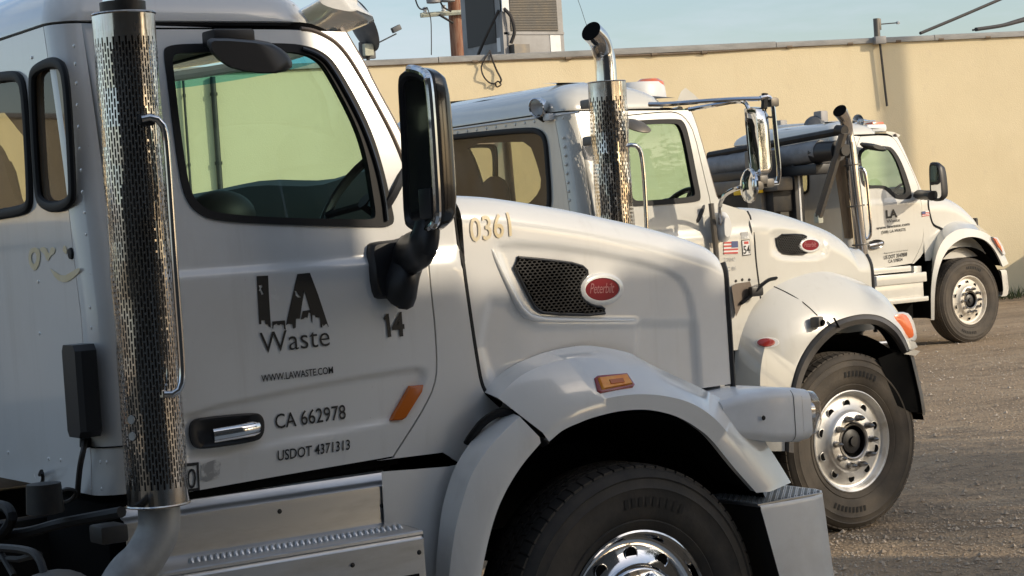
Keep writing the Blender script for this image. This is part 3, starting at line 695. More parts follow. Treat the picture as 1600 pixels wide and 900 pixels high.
def build_cab(T, s, paint='white_paint'):
    """cab shell: body sides with door openings, doors, glass, rear panel, roof, windscreen and what can be seen inside"""
    root = T.root; O = T.O; zg = O.z + T.zg; xr = O.x + s['xr']; rc = .085
    door = T.xz(s['door'], 1); wo = T.xz(s['win_out'], 2); wi = T.xz(s['win_in'], 2)
    front = T.xz(s['front']) ; zb = O.z + s['zb']
    xf0 = front[0].x
    outline = [Vector((xr + rc, zb))] + [Vector((p.x, p.y)) for p in T.xz(s['bottom'])] + list(chaikin(front, 1)) + [Vector((xr + rc, zg))]
    body = T.skin('cab_side', outline, [offset_poly(door, .006)], paint, root, step=.035)
    T.skin('door_jamb', offset_poly(door, .03), [offset_poly(door, -.035)], 'void_black', body, d=-.02, step=.06, rim=None)
    dr = T.skin('door', door, [wo], paint, root, step=.0115 if s.get('fine') else .03)
    gk = T.skin('window_frame', offset_poly(wo, .004), [wi], 'black_rubber', dr, d=.006, step=.03, rim=.03)
    if s.get('channel'): MB().tube([T.on(v.x, v.y, .012) for v in T.xz(s['channel'], 2, False)], .006, 6).build('window_channel', 'black_gloss', dr)
    panel('window_glass', offset_poly(wi, .006), [], lambda x, z: T.on(x, z, -.012), 'glass_green', dr, .06)
    # far side
    fb = T.far_skin('far_side', outline, [offset_poly(wo, .0)], paint, root)
    T.far_skin('far_window_frame', offset_poly(wo, .004), [wi], 'black_rubber', fb, d=.006)
    panel('far_window_glass', offset_poly(wi, .006), [], lambda x, z: T.mir(T.on(x, z, -.012)), 'glass_green', fb, .1)
    # rear wall with rounded corners
    def sy(z): return T.surf(xr + rc, z)
    zz = list(np.linspace(zb, zg, 14))
    for mirr in (0, 1):
        rings = []
        for z in zz:
            y = sy(z); rg_ = [Vector((xr + rc - rc * math.sin(t), y + rc - rc * math.cos(t), z)) for t in np.linspace(0, math.pi / 2, 9)]
            rings.append([T.mir(p) for p in rg_] if mirr else rg_)
        MB().loft(rings).build('corner_panel', paint, root)
    gap = .004
    ol = [Vector((sy(z) + rc + gap, z)) for z in zz] + [Vector((2 * T.yc - sy(z) - rc - gap, z)) for z in zz[::-1]]
    RX = lambda pts: [Vector((UX(px, py, xr).y, UX(px, py, xr).z)) for px, py in pts]
    rw = [chaikin(w, 2, True) if isinstance(w[0], Vector) else chaikin(RX(w), 2, True) for w in s['rear_windows']]
    if s.get('mirror_window'): rw.append([Vector((2 * T.yc - v[0], v[1])) for v in rw[0]][::-1])
    rp = panel('rear_wall', ol, [offset_poly(w, -.012) for w in rw], lambda a, z: Vector((xr, a, z)), paint, root, .06, (.02, 0, 0))
    for w in rw:
        g = MB().tube([Vector((xr - .006, v[0], v[1])) for v in offset_poly(w, -.012)], .017, 8, closed=True, flat=.7, upv=(1, 0, 0)).build('rear_window_gasket', 'black_rubber', root)
        panel('rear_window_glass', offset_poly(w, -.008), [], lambda a, z: Vector((xr + .006, a, z)), 'glass_bronze', g, .15)
    # roof dome over the gutter
    y0 = sy(zg); y1 = 2 * T.yc - y0; xf = O.x + s['roof_front']
    def rrect(ins, z, fr):
        pts = []; x0_, x1_, a0, a1 = xr + ins, xf - fr, y0 + ins, y1 - ins
        for cx_, cy_, rad, t0 in ((x1_, a0, .2, -90), (x1_, a1, .2, 0), (x0_, a1, .1, 90), (x0_, a0, .1, 180)):
            sx_ = -1 if t0 in (-90, 0) else 1; sy_ = 1 if cy_ == a0 else -1
            for i in range(8):
                t = R(t0 + 90 * i / 7); pts.append(Vector((cx_ + sx_ * rad + rad * math.cos(t), cy_ + sy_ * rad + rad * math.sin(t), z)))
        return pts
    rh = s.get('roof_h', .2); rings = [rrect(.012, zg + .004, .0), rrect(-.004, zg + .008, -.005), rrect(-.004, zg + .02, -.005)]
    for t in np.linspace(0.08, 1, 12): rings.append(rrect(.36 * (1 - math.cos(t * math.pi / 2)), zg + .02 + rh * math.sin(t * math.pi / 2), .42 * (1 - math.cos(t * math.pi / 2)) + .05 * t))
    rf = MB().loft([r_ for r_ in rings], closed=True, cap1=True).build('roof', paint, root)
    MB().tube(rrect(.012, zg + .001, 0), .006, 6, closed=True).build('roof_seal', 'black_rubber', rf)
    # windscreen between the pillars
    pil = T.xz(s['pillar'], 1, False); pil = resample([Vector((p.x, p.y, 0)) for p in pil], 14)
    rows = []
    for i, p in enumerate(pil):
        t = i / 13.; a = T.on(p.x, p.y, -.02); b = T.mir(a); row = []
        for u in np.linspace(0, 1, 17):
            q = a.lerp(b, u); bul = .26 * (1 - (2 * u - 1) ** 2); q.x += bul; row.append(q)
        rows.append(row)
    ws_ = MB().loft(rows[1:]).build('windscreen', 'glass_green', root); MB().loft(rows[:2]).build('shade_band', 'glass_band', ws_)
    MB().tube([r_[0] for r_ in rows], .016, 8).build('windscreen_seal', 'pillar_trim', ws_); MB().tube([r_[-1] for r_ in rows], .016, 8).build('windscreen_seal', 'pillar_trim', ws_)
    MB().tube([Vector((p.x, p.y, p.z)) for p in rows[-1]], .02, 8).build('windscreen_seal', 'black_rubber', ws_)
    MB().tube([Vector((p.x - .02, p.y, p.z + .0)) for p in rows[0][1:-1]], .02, 8).build('windscreen_header', paint, ws_)
    # inside
    fl = MB().box((xr + .75, T.yc, O.z + s['zb'] + .03), (1.4, 1.9, .04)).build('cab_floor', 'void_black', root)
    xd = pil[-1].x; zd = O.z + s.get('dash_z', 2.03)
    drs = []
    for yy in np.linspace(O.y + .26, 2 * T.yc - O.y - .26, 15):
        u = (yy - O.y - .26) / (2 * (T.yc - O.y) - .52); b = .17 * (1 - (2 * u - 1) ** 2); hump = .035 * math.exp(-((u - .25) / .12) ** 2) + .03 * math.exp(-((u - .7) / .16) ** 2)
        drs.append([Vector((xd + b + .08, yy, zd - .1)), Vector((xd + b + .04, yy, zd - .015 + hump * .5)), Vector((xd + b - .02, yy, zd + hump)), Vector((xd + b - .07, yy, zd - .02 + hump)), Vector((xd + b - .09, yy, zd - .08)), Vector((xd + b - .07, yy, zd - .3)), Vector((xd + b, yy, zd - .75))])
    MB().loft(drs).build('dashboard', 'cab_trim', root)
    sw = Vector((xd - .15, O.y + .38, zd - .09)); ax = Vector((-.80, 0, .6)).normalized(); u_ = Vector((0, 1, 0)); w_ = ax.cross(u_)
    st_ = MB().tube([sw + (u_ * math.cos(t) + w_ * math.sin(t)) * .2 for t in np.linspace(0, 2 * math.pi, 37)[:-1]], .016, 8, closed=True)
    for t in (0.3, 2.84, 4.71): st_.tube([sw - ax * .03, sw + (u_ * math.cos(t) + w_ * math.sin(t)) * .195], .013, 6)
    st_.tube([sw - ax * .01, sw - ax * .45], .03, 8).build('steering_wheel', 'black_plastic', root)
    for sy_ in (O.y + .52, 2 * T.yc - O.y - .52):
        st2 = MB().box((xr + .62, sy_, O.z + 1.62), (.5, .5, .14), bev=.05).box((xr + .36, sy_, O.z + 1.95), (.14, .48, .62), bev=.06, rot=Matrix.Rotation(-.16, 3, 'Y')).box((xr + .30, sy_, O.z + 2.31), (.11, .27, .17), bev=.05)
        st2.build('seat', 'seat', root)
    if s.get('lining'):
        lo_ = chaikin([Vector((UX(px, py, xr + .1).y, UX(px, py, xr + .1).z)) for px, py in s['lining']], 1, True)
        panel('rear_lining', [Vector((y0 + .06, zb + .05)), Vector((y1 - .06, zb + .05)), Vector((y1 - .06, zg + .02)), Vector((y0 + .06, zg + .02))], [lo_], lambda a, z: Vector((xr + .1 + .02 * math.sin(a * 5), a, z)), 'cab_liner', root, .1, (.02, 0, 0))
    else: MB().box((xr + .04, T.yc, O.z + 1.45), (.03, 1.85, .55), bev=.01).build('rear_lining', 'cab_liner', root)
    MB().loft([[Vector((xr + .12 + .9 * i, yy, zg + .06 + .09 * math.sin((yy - y0) / (y1 - y0) * math.pi))) for yy in np.linspace(y0 + .05, y1 - .05, 9)] for i in (0, 1 if xf - xr > 1.1 else .8)]).build('headlining', 'cab_trim', root)
    if s.get('extra_seat'): MB().lathe([(0, .10)] + [(.13 * math.cos(t), .10 * math.sin(t)) for t in np.linspace(1.3, -.3, 9)] + [(.15, -.2), (.17, -.5), (0, -.5)], (xr + .84, O.y + 1.0, O.z + 1.98), (0, .1, 1), 20).build('centre_seat', 'black_rubber', root)
    return body, dr, rp, rf
principled('pillar_trim', (.16, .12, .09), .45)

def rear_axle(T, x):
    """dual rear wheels on both sides of a drive axle"""
    ax = MB().tube([T.O + Vector((x, .1, .525)), T.O + Vector((x, 2.35, .525))], .09, 12).build('rear_axle', 'dark_metal', T.root)
    for y, sg in ((.0, 1), (.33, 1), (2.45, -1), (2.12, -1)):
        c = T.O + Vector((x, y, .525))
        MB().lathe([(.29, .05), (.34, .012), (.42, 0), (.48, .005), (.515, .035), (.525, .09), (.525, .19), (.515, .245), (.48, .275), (.34, .268), (.29, .23)], c, (0, sg, 0), 56).build('rear_tyre', 'dusty_tyre', ax)
        MB().lathe([(.3, .035), (.29, .026), (.27, .16), (.2, .17), (.12, .16), (.11, .06), (0, .05)], c, (0, sg, 0), 40).build('rear_rim', 'rim_alloy', ax)
class Hood:
    """long bonnet: flat sides, rounded shoulders, crowned top; sec(u) in metres from the truck origin"""
    def __init__(h, T, x0, x1, tops, ys0, ys1, R_, zlow, recess=()):
        h.T, h.x0, h.x1, h.ys0, h.ys1, h.R, h.zlow, h.recess = T, x0, x1, ys0, ys1, R_, zlow, list(recess); h.tops = tops
    def yside(h, x): t = min(1, max(0, (x - h.x0) / (h.x1 - h.x0))); return h.T.O.y + h.ys0 + (h.ys1 - h.ys0) * (t ** 1.6)
    def ztop(h, x):
        P = h.tops
        if x <= P[0][0]: return P[0][1]
        for a, b in zip(P, P[1:]):
            if x <= b[0]: t = (x - a[0]) / (b[0] - a[0]); return a[1] + (b[1] - a[1]) * t
        return P[-1][1]
    def surf(h, x, z):
        y = h.yside(x); zt = h.ztop(x); Rr = h.R
        if z > zt - Rr: y += Rr * (1 - math.sqrt(max(0., 1 - min(1, ((z - zt + Rr) / Rr)) ** 2)))
        k = 1 if z <= zt - Rr else math.sqrt(max(0., 1 - min(1, ((z - zt + Rr) / Rr)) ** 2))
        for poly, dep, fall in h.recess: y += emboss(x, z, poly, dep, fall) * k
        return y
    def build(h, nx, mat='white_paint', nside=56):
        T = h.T; rings = []
        for i in range(nx):
            x = h.x0 + (h.x1 - h.x0) * i / (nx - 1); zt = h.ztop(x); ys = h.yside(x); ring = []
            for k in range(nside): z = T.O.z + h.zlow + (zt - h.R - T.O.z - h.zlow) * k / nside; ring.append(Vector((x, h.surf(x, z), z)))
            for k in range(13):
                t = math.pi / 2 * k / 12; z = zt - h.R + h.R * math.sin(t); y = ys + h.R * (1 - math.cos(t))
                for poly, dep, fall in h.recess: y += emboss(x, z, poly, dep, fall) * math.cos(t)
                ring.append(Vector((x, y, z)))
            yc = T.yc; yt = ys + h.R
            for k in range(1, 7): u = k / 6; ring.append(Vector((x, yt + (yc - yt) * u, zt + .05 * math.sin(u * math.pi / 2))))
            full = ring + [T.mir(p) for p in ring[-2::-1]]
            rings.append(full)
        # rolled front edge
        last = rings[-1]; c = Vector((0, T.yc, 0))
        for dx, ins in ((.012, .008), (.018, .022), (.018, .05)):
            rings.append([Vector((p.x + dx, p.y + (ins if p.y < T.yc else -ins) * min(1, abs(p.y - T.yc) / .3), p.z - ins * (1 if p.z > h.ztop(h.x1) - h.R else 0))) for p in last])
        return MB().loft(rings).build('hood', mat, T.root, sharp=50)

def fender(T, rows, n, name, mat, parent, inner=.22):
    """arch lofted through rows of (points, dy); dy may be a list; the last row gets a turned-in lip"""
    R_ = []
    for pts, dy in rows:
        P = [p if isinstance(p, Vector) else T.P(p[0], p[1], (dy[i] if isinstance(dy, (list, tuple)) else dy)) for i, p in enumerate(pts)]
        R_.append(resample(spline(P, 60), n))
    lip = R_[-1]; R_.append([p + Vector((0, .012, .004)) for p in lip]); R_.append([p + Vector((0, .03, .006)) for p in lip])
    o = MB().loft(R_).build(name, mat, parent, sharp=42)
    MB().loft([[p + Vector((0, .026, .012)) for p in lip], [p + Vector((0, max(.1, inner), .03)) for p in lip]]).build('arch_lining', 'void_black', o if o.parent is T.root else parent)
    return o
def liner(T, c, r0, y0, y1, a0, a1, parent):
    """dark inner wheel housing"""
    arcs = [[Vector((c[0] + math.cos(a) * rr, y, c[2] + math.sin(a) * rr)) for a in np.linspace(a0, a1, 24)] for y, rr in ((y0, r0), (y1, r0 * .98), (y1 + .002, .1))]
    return MB().loft(arcs).build('wheel_housing', 'void_black', parent)
# ------------------------------------------------------------------ nearest truck
T1 = Truck('dump_truck', (0, 0, 0), 'nearest white truck with LA Waste and number 14 on its shaded door'); T1.zg = 2.575
T1.root.name = 'truck'
T1.recess = [([tuple(p) for p in T1.xz([(285, 652), (340, 636), (480, 606), (560, 591), (652, 577), (664, 582), (662, 592), (640, 636), (622, 655), (540, 672), (450, 688), (340, 715), (290, 720)])], .013, .012)]
S1_ = dict(fine=True, xr=-1.83, zb=1.172, roof_front=-.90, roof_h=.20, dash_z=2.10, mirror_window=True, extra_seat=True, lining=[(-60, 180), (43, 174), (52, 334), (36, 316), (24, 280), (10, 240), (-6, 222), (-60, 205)],
    door=[(205, 46), (330, 46), (440, 46), (485, 48), (505, 55), (524, 66), (541, 85), (560, 115), (590, 168), (613, 212), (632, 258), (648, 310), (658, 360), (665, 399), (673, 460), (679, 514), (682, 575), (677, 605), (664, 632), (640, 672), (614, 712), (614, 713), (520, 729), (400, 750), (255, 776), (254, 776), (238, 600), (222, 300)],
    win_out=[(257, 84), (260, 73), (300, 70), (445, 69), (482, 74), (505, 84), (522, 100), (555, 156), (580, 210), (598, 270), (609, 322), (614, 346), (606, 352), (590, 353), (450, 350), (335, 344), (306, 330), (290, 308), (281, 270), (270, 190), (262, 120)],
    win_in=[(268, 94), (272, 84), (300, 82), (440, 80), (476, 84), (498, 94), (512, 112), (540, 163), (560, 206), (573, 250), (581, 300), (587, 338), (580, 343), (560, 343), (450, 341), (338, 334), (312, 321), (298, 302), (290, 268), (279, 190), (272, 125)],
    channel=[(470, 76), (497, 86), (515, 104), (547, 160), (570, 208), (588, 262), (598, 310), (602, 345)],
    bottom=[(620, 716), (692, 707), (716, 722), (728, 708), (748, 684), (770, 655), (784, 640)],
    front=[(766, 624), (753, 606), (746, 566), (736, 500), (721, 400), (709, 322), (704, 310), (688, 309), (676, 314), (650, 262), (627, 210), (581, 127), (570, 101), (555, 77), (540, 50)],
    pillar=[(535, 44), (555, 77), (570, 101), (581, 127), (627, 210), (650, 262), (676, 318)],
    rear_windows=[[(50, 125), (55, 104), (75, 93), (92, 91), (104, 101), (110, 140), (115, 220), (119, 300), (117, 316), (103, 328), (80, 330), (65, 320), (60, 300), (55, 230)],
                  [(-90, 128), (-60, 119), (-20, 118), (22, 112), (35, 116), (42, 135), (47, 200), (52, 300), (51, 324), (40, 334), (0, 341), (-60, 350), (-85, 340), (-92, 250)]])
body1, door1, rear1, roof1 = build_cab(T1, S1_)
t1 = T1.root
T1.line('pillar_seal', [(470, 45), (488, 47), (505, 54), (525, 66), (542, 85), (561, 115), (591, 168), (614, 212), (633, 258), (648, 308)], .0075, 'pillar_trim', door1, d=-.001, it=2)
# lettering on the door
LZ = lambda pts: [(380 + x / 4.286, 410 + y / 4.286) for x, y in pts]
lg = T1.decal('skyline_logo', LZ([(88, 92), (165, 88), (172, 240), (184, 436), (170, 430), (164, 416), (146, 412), (143, 388), (121, 388), (119, 414), (105, 414), (97, 260)]), 'decal_black', door1, holes=[LZ([(101, 155), (124, 150), (126, 163), (116, 176), (134, 212), (122, 218), (112, 190), (103, 192), (109, 172)])])
T1.decal('skyline_logo', LZ([(192, 396), (278, 388), (284, 452), (272, 447), (270, 420), (246, 414), (240, 421), (226, 418), (222, 411), (203, 420), (198, 446), (193, 440)]), 'decal_black', door1)
T1.decal('skyline_logo', LZ([(360, 78), (445, 70), (500, 215), (571, 432), (566, 430), (558, 412), (547, 415), (536, 428), (531, 411), (526, 436), (516, 434), (510, 370), (482, 368), (478, 352), (461, 352), (462, 405), (455, 396), (447, 340), (437, 335), (430, 370), (413, 368), (401, 378), (383, 383), (396, 326), (445, 318), (424, 250), (408, 195), (394, 270), (378, 376), (352, 377), (350, 436), (332, 444), (326, 414), (301, 411), (284, 420), (310, 300)]), 'decal_black', door1, holes=[LZ([(342, 190), (352, 192), (366, 216), (384, 234), (366, 236), (350, 222), (348, 205)])])
T1.text('lettering', 'Waste', (407, 552), (515, 540), 32, 'decal_black', door1, bold=-.004, spacing=1.02)
T1.text('lettering', 'WWW.LAWASTE.COM', (408, 597), (520, 583), 11, 'decal_black', door1, bold=.012, spacing=.98)
T1.text('lettering', 'CA 662978', (430, 670), (540, 654), 23, 'decal_black', door1, bold=.006)
T1.text('lettering', 'USDOT 4371313', (433, 720), (546, 702), 16, 'decal_black', door1, bold=.012)
T1.decal('lettering', LZ([(936, 378), (940, 366), (953, 346), (971, 343), (980, 420), (989, 497), (965, 502), (957, 430), (951, 380), (943, 388)]), 'decal_black', door1, d=.0035)
T1.text('lettering', '4', (612.5, 526), (632, 523.5), 37, 'decal_black', door1, bold=.03)
sq = T1.decal('number_sticker', [(262, 727), (310, 722), (312, 766), (264, 772)], 'decal_black', door1, d=.002, holes=[[(266, 732), (307, 727), (309, 762), (267, 768)]])
T1.text('lettering', '0', (292, 764), (306, 762), 31, 'decal_black', door1)
T1.decal('scuff_patch', [(314, 726), (336, 718), (345, 722), (342, 746), (322, 752), (314, 750)], 'decal_grey', door1)
# amber reflector
q = T1.xz([(638, 603), (659, 601), (657, 612), (632, 652), (626, 656), (608, 657), (612, 648)])
am = MB(); ring = [T1.on(v.x, v.y, -.002) for v in q]; am.loft([ring, [p + Vector((0, -.012, 0)) for p in ring], [p + Vector((0, -.016, 0)) + (sum(ring, Vector()) / len(ring) - p) * .12 for p in ring]], closed=True, cap1=True)
am.build('side_reflector', 'amber_dark', door1, sharp=30)
# handle
hq = T1.xz([(294, 672), (297, 658), (310, 652), (395, 644), (406, 648), (411, 660), (409, 680), (398, 690), (315, 702), (302, 699), (296, 688)], 2)
cen = sum((Vector((v.x, v.y, 0)) for v in hq), Vector()) / len(hq)
hr = [T1.on(v.x, v.y, .001) for v in hq]; cc = T1.on(cen.x, cen.y, 0)
hd_ = MB().loft([hr, [p + Vector((0, -.012, 0)) for p in hr], [p + (cc - p) * .12 + Vector((0, -.014, 0)) for p in hr], [p + (cc - p) * .3 + Vector((0, -.004, 0)) for p in hr]], closed=True, cap1=True).build('door_handle', 'black_plastic', door1, sharp=50)
a = T1.P(334, 681, .125); b = T1.P(405, 669, .125)
MB().tube([a + Vector((.0, .02, 0)), a, a.lerp(b, .5), b - Vector((.02, 0, 0)), b + Vector((.0, .012, 0)), b + Vector((.004, .035, 0))], [.021, .021, .021, .022, .021, .012], 14, flat=.55, upv=(0, 1, 0)).build('pull_bar', 'chrome', hd_)
# look-down mirror over the window
ld = MB(); pts = [(323, 66), (333, 59), (420, 66), (444, 80), (455, 94), (454, 108), (422, 115), (366, 109), (334, 88)]
rg_ = lambda dy, sc, dn: [T1.P(393 + (x - 393) * sc, 89 + (y - 89) * sc + dn, dy) for x, y in pts]
cl = lambda r_: chaikin(r_, 1, True)
ld.loft([cl(rg_(.2, .8, -8)), cl(rg_(.17, .95, -3)), cl(rg_(.10, 1.03, 0)), cl(rg_(.05, 1.02, 1)), cl(rg_(.03, .93, 1))], closed=True, cap0=True, cap1=True).build('lookdown_mirror', 'black_plastic', door1, sharp=60)
p = T1.P(357, 60, .19); MB().box(p, (.14, .09, .05), bev=.01).build('lookdown_bracket', 'black_plastic', door1)
# side mirror on its arm
mr = MB(); X0 = -.885
def mring(x, sc, k):
    out = []
    for px, py in [(623, 118), (631, 107), (645, 105), (664, 110), (671, 122), (676, 180), (681, 260), (685, 330), (683, 350), (672, 360), (656, 366), (640, 362), (633, 350), (630, 250), (626, 170)]:
        v = UX(px, py, X0); out.append(v)
    c = sum(out, Vector()) / len(out); out = [c + (v - c) * sc + Vector((x - X0, 0, 0)) for v in out]
    return chaikin(out, 2, True)
mr.loft([mring(X0 + .003, .86, 0), mring(X0 - .008, .9, 0), mring(X0 - .008, .955, 0), mring(X0 + .01, 1.0, 0), mring(X0 + .03, 1.0, 0)], closed=True, cap0=False)
mh = mr.build('side_mirror', 'black_plastic', t1, sharp=40)
MB().loft([mring(X0 + .022, 1.004, 0), mring(X0 + .045, 1.0, 0), mring(X0 + .065, .95, 0), mring(X0 + .08, .8, 0), mring(X0 + .088, .5, 0)], closed=True, cap1=True).build('mirror_shell', 'black_gloss', mh, sharp=60)
gl_o = MB().loft([mring(X0 + .003, .87, 0), mring(X0 + .002, .5, 0)], closed=True, cap1=True).build('mirror_face', 'black_gloss', mh)
# chrome edge bead round the outer rim of the housing
rim_ = mring(X0 - .002, .985, 0); nn = len(rim_)
MB().tube([v for v in rim_[5:int(nn * .62)]], .013, 8).build('mirror_trim', 'chrome', mh)
v0 = UX(666, 318, X0 - .012); MB().box(v0, (.012, .07, .09), bev=.006).build('mirror_switch', 'black_plastic', mh)
bp = T1.xz([(572, 384), (580, 378), (622, 374), (630, 366), (650, 372), (652, 420), (648, 458), (640, 464), (592, 468), (582, 464), (576, 430)], 1)
bl_ = [T1.on(v.x, v.y, -.002) for v in bp]; cb = sum(bl_, Vector()) / len(bl_)
mb_ = MB().loft([bl_, [p + Vector((0, -.02, 0)) for p in bl_], [p + (cb - p) * .1 + Vector((0, -.035, 0)) for p in bl_]], closed=True, cap1=True).build('mirror_base', 'black_plastic', mh, sharp=45)
arm = MB(); A0 = T1.P(625, 440, .12); A1 = T1.P(640, 400, .09); A2 = UX(660, 384, -.875); A3 = UX(668, 350, -.86)
arm.tube(spline([A0 + Vector((0, .02, -.02)), A0, A1, A2, A3], 16), [.088, .088, .086, .082, .078, .075, .072, .07, .068, .066, .064, .062, .06, .058, .056, .055], 14, flat=.66, upv=(1, 0, 0)).build('mirror_arm', 'black_plastic', mh)
# exhaust stack
SX, SY = -1.731, 0.0
es = perforated('exhaust_shield', SX, SY, 1.152, 2.565, .0895, 62, .0255, .0062, 'stack_chrome', t1, warp=.0035, web=.40)
MB().tube([(SX, SY, 1.19), (SX, SY, 1.8), (SX, SY, 2.6)], .066, 24).build('muffler_pipe', 'pipe_dark', es)
MB().tube([(SX, SY, 2.55), (SX, SY, 2.75), (SX, SY, 3.2)], .058, 24).build('tail_pipe', 'chrome', es)
ep = spline([Vector((SX, SY, 1.2)), Vector((SX, SY, 1.12)), Vector((SX - .012, SY, 1.065)), Vector((SX - .06, SY, 1.0)), Vector((SX - .11, SY, .963)), Vector((SX - .145, SY + .005, .91)), Vector((SX - .158, SY + .01, .83))], 26)
MB().tube(ep, .061, 24).build('exhaust_elbow', 'worn_pipe', es)
for i, w_ in ((20, .066), (22, .0665)): MB().tube([ep[i], ep[i].lerp(ep[i + 1], .9)], w_, 24).build('pipe_clamp', 'pipe_dark', es)
MB().box(ep[21] + Vector((-.075, -.02, 0)), (.03, .03, .07), bev=.006).build('clamp_bolt', 'pipe_dark', es)
for px, py in ((195, 658), (196, 684)):
    p = UY(px, py, -.055); a = math.atan2(p.y - SY, p.x - SX)
    c_ = Vector((SX + math.cos(a) * .091, SY + math.sin(a) * .091, p.z)); MB().lathe([(.0, .004), (.012, .004), (.013, 0)], c_, (math.cos(a), math.sin(a), 0), 16).build('shield_hole', 'worn_pipe', es)
hp = [UY(222, 186, -.10), UY(240, 182, -.115), UY(256, 194, -.115), UY(261, 230, -.115), UY(272, 400, -.115), UY(284, 560, -.115), UY(285, 600, -.115), UY(276, 616, -.115), UY(257, 616, -.10)]
MB().tube(resample(chaikin(hp, 2), 40), .0105, 12).build('grab_handle', 'chrome', t1)
MB().box(UY(228, 187, -.085), (.05, .03, .035), bev=.01).build('handle_bracket', 'dark_metal', t1)
# rear wall fittings
bx_ = MB(); c0 = UX(126, 610, -1.86)
bx_.loft([[Vector((x, c0.y + sy_ * w_, c0.z + z_)) for sy_, z_ in ((-1, -.118), (-1, .118), (-.75, .136), (.75, .136), (1, .118), (1, -.118), (.75, -.136), (-.75, -.136))] for x, w_ in ((-1.828, .064), (-1.875, .062), (-1.89, .05))], closed=True, cap1=True)
wlb = bx_.build('work_lamp_box', 'black_plastic', t1, sharp=30)
MB().tube(spline([UX(133, 690, -1.85), UX(130, 705, -1.87), UX(125, 730, -1.87), UX(122, 760, -1.86), UX(121, 775, -1.85)], 16), .009, 8).build('lamp_cable', 'cable', wlb)
MB().tube([UX(133, 684, -1.845), UX(133, 698, -1.845)], .016, 10).build('cable_gland', 'black_rubber', wlb)
MB().lathe([(.0, .008), (.016, .007), (.018, 0)], UX(112, 396, -1.83), (-1, 0, 0), 18).build('grommet', 'black_rubber', t1)
for px, py in [(116, 72), (118, 100), (120, 130), (121, 164), (123, 198), (125, 232), (127, 266), (129, 300), (133, 332), (135, 366), (141, 480), (143, 512), (13, 707), (76, 717), (95, 719), (157, 722), (159, 764), (167, 722), (60, 440), (62, 521), (50, 90)]:
    v = UX(px, py, -1.83); MB().lathe([(.0, .004), (.004, .0034), (.0062, 0)], v, (-1, 0, 0), 10).build('rivet', 'white_paint', rear1)
# tan reflections on the rear wall, painted as flat marks
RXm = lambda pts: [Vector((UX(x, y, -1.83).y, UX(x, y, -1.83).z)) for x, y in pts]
def rmark(pts, holes=()): panel('reflection_mark', chaikin(RXm(pts), 1, True), [chaikin(RXm(h), 1, True) for h in holes], lambda a, z: Vector((-1.8325, a, z)), 'decal_tan', rear1, .05)
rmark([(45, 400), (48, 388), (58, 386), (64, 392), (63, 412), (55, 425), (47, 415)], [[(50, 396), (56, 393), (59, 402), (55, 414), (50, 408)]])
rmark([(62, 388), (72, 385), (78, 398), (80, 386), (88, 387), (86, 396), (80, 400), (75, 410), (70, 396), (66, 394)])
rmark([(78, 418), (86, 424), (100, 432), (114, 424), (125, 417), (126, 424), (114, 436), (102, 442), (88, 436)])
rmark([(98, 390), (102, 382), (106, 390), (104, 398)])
MB().tube(spline([UX(62, 742, -1.84), UX(65, 736, -1.87), UX(67, 748, -1.86), UX(64, 758, -1.84)], 10), .006, 6).build('hook', 'dark_metal', rear1)
# sun visor over the windscreen
vis = []
for u in np.linspace(0, 1, 21):
    y = .26 + (2.45 - .52) * u; b = .16 * (1 - (2 * u - 1) ** 2); e = 1 - .55 * max(0, abs(2 * u - 1) - .86) / .14; e = max(.35, e)
    vis.append(chaikin([Vector((-.95 + b, y, 2.655)), Vector((-.90 + b, y, 2.672)), Vector((-.80 + b * 1.1, y, 2.665 - .01 * (1 - e))), Vector((-.90 + b * 1.1 + .205 * e, y, 2.612 + .02 * (1 - e))), Vector((-.90 + b * 1.1 + .205 * e, y, 2.604 + .02 * (1 - e))), Vector((-.84 + b, y, 2.612)), Vector((-.93 + b, y, 2.63))], 2, True))
MB().loft(vis, closed=True, cap0=True, cap1=True).build('sun_visor', 'white_paint', t1, sharp=50)
# hood
ht = [UY(x, y, .19 + .10 * max(0, (x - 705) / 430)) for x, y in ((706, 309), (760, 312), (800, 317), (850, 325), (900, 334), (950, 345), (1000, 356), (1050, 369), (1085, 380), (1110, 391), (1128, 408))]
tops1 = [(p.x, p.z + .012) for p in spline(ht, 60)]
H1 = Hood(T1, -.525, .645, tops1, .155, .24, .10, 1.258)
H1.recess = [([(p.x, p.z) for p in [UY(x, y, .18) for x, y in ((772, 386), (800, 383), (860, 386), (930, 395), (1000, 408), (1050, 422), (1075, 436), (1090, 462), (1097, 500), (1108, 640), (1000, 640), (1004, 502), (845, 501), (826, 494), (808, 474), (784, 420))]], .012, .012),
             ([(p.x, p.z) for p in [UY(x, y, .18) for x, y in ((1004, 506), (1100, 506), (1112, 700), (900, 700), (780, 640), (745, 540), (760, 470), (790, 470), (808, 494), (840, 508))]], .010, .02)]
hood1 = H1.build(90)
T1h = T1
def hsurf(x, z): return H1.surf(x, z)
class HP_(Truck):
    pass
def with_surf(T, fn):
    """copy of a truck whose skin is another panel, for laying badges and lettering on it"""
    q = object.__new__(Truck); q.__dict__.update(T.__dict__); q.surf = fn; return q
TH1 = with_surf(T1, hsurf)
TH1.text('lettering', '0361', (735, 378), (799, 368), 38, 'decal_tan', hood1, bold=.008, d=.004, cuts=3)
vp = TH1.xz([(794, 401), (850, 406), (905, 413), (919, 426), (908, 437), (902, 450), (908, 468), (925, 478), (942, 480), (944, 492), (850, 490), (836, 483), (826, 466)], 1)
panel('vent_backing', vp, [], lambda x, z: Vector((x, hsurf(x, z) - .002, z)), 'void_black', hood1, .03)
honeycomb(T1, 'vent_mesh', vp, .0205, hsurf, .0115, 'black_plastic', hood1, squash=.55, depth=.008)
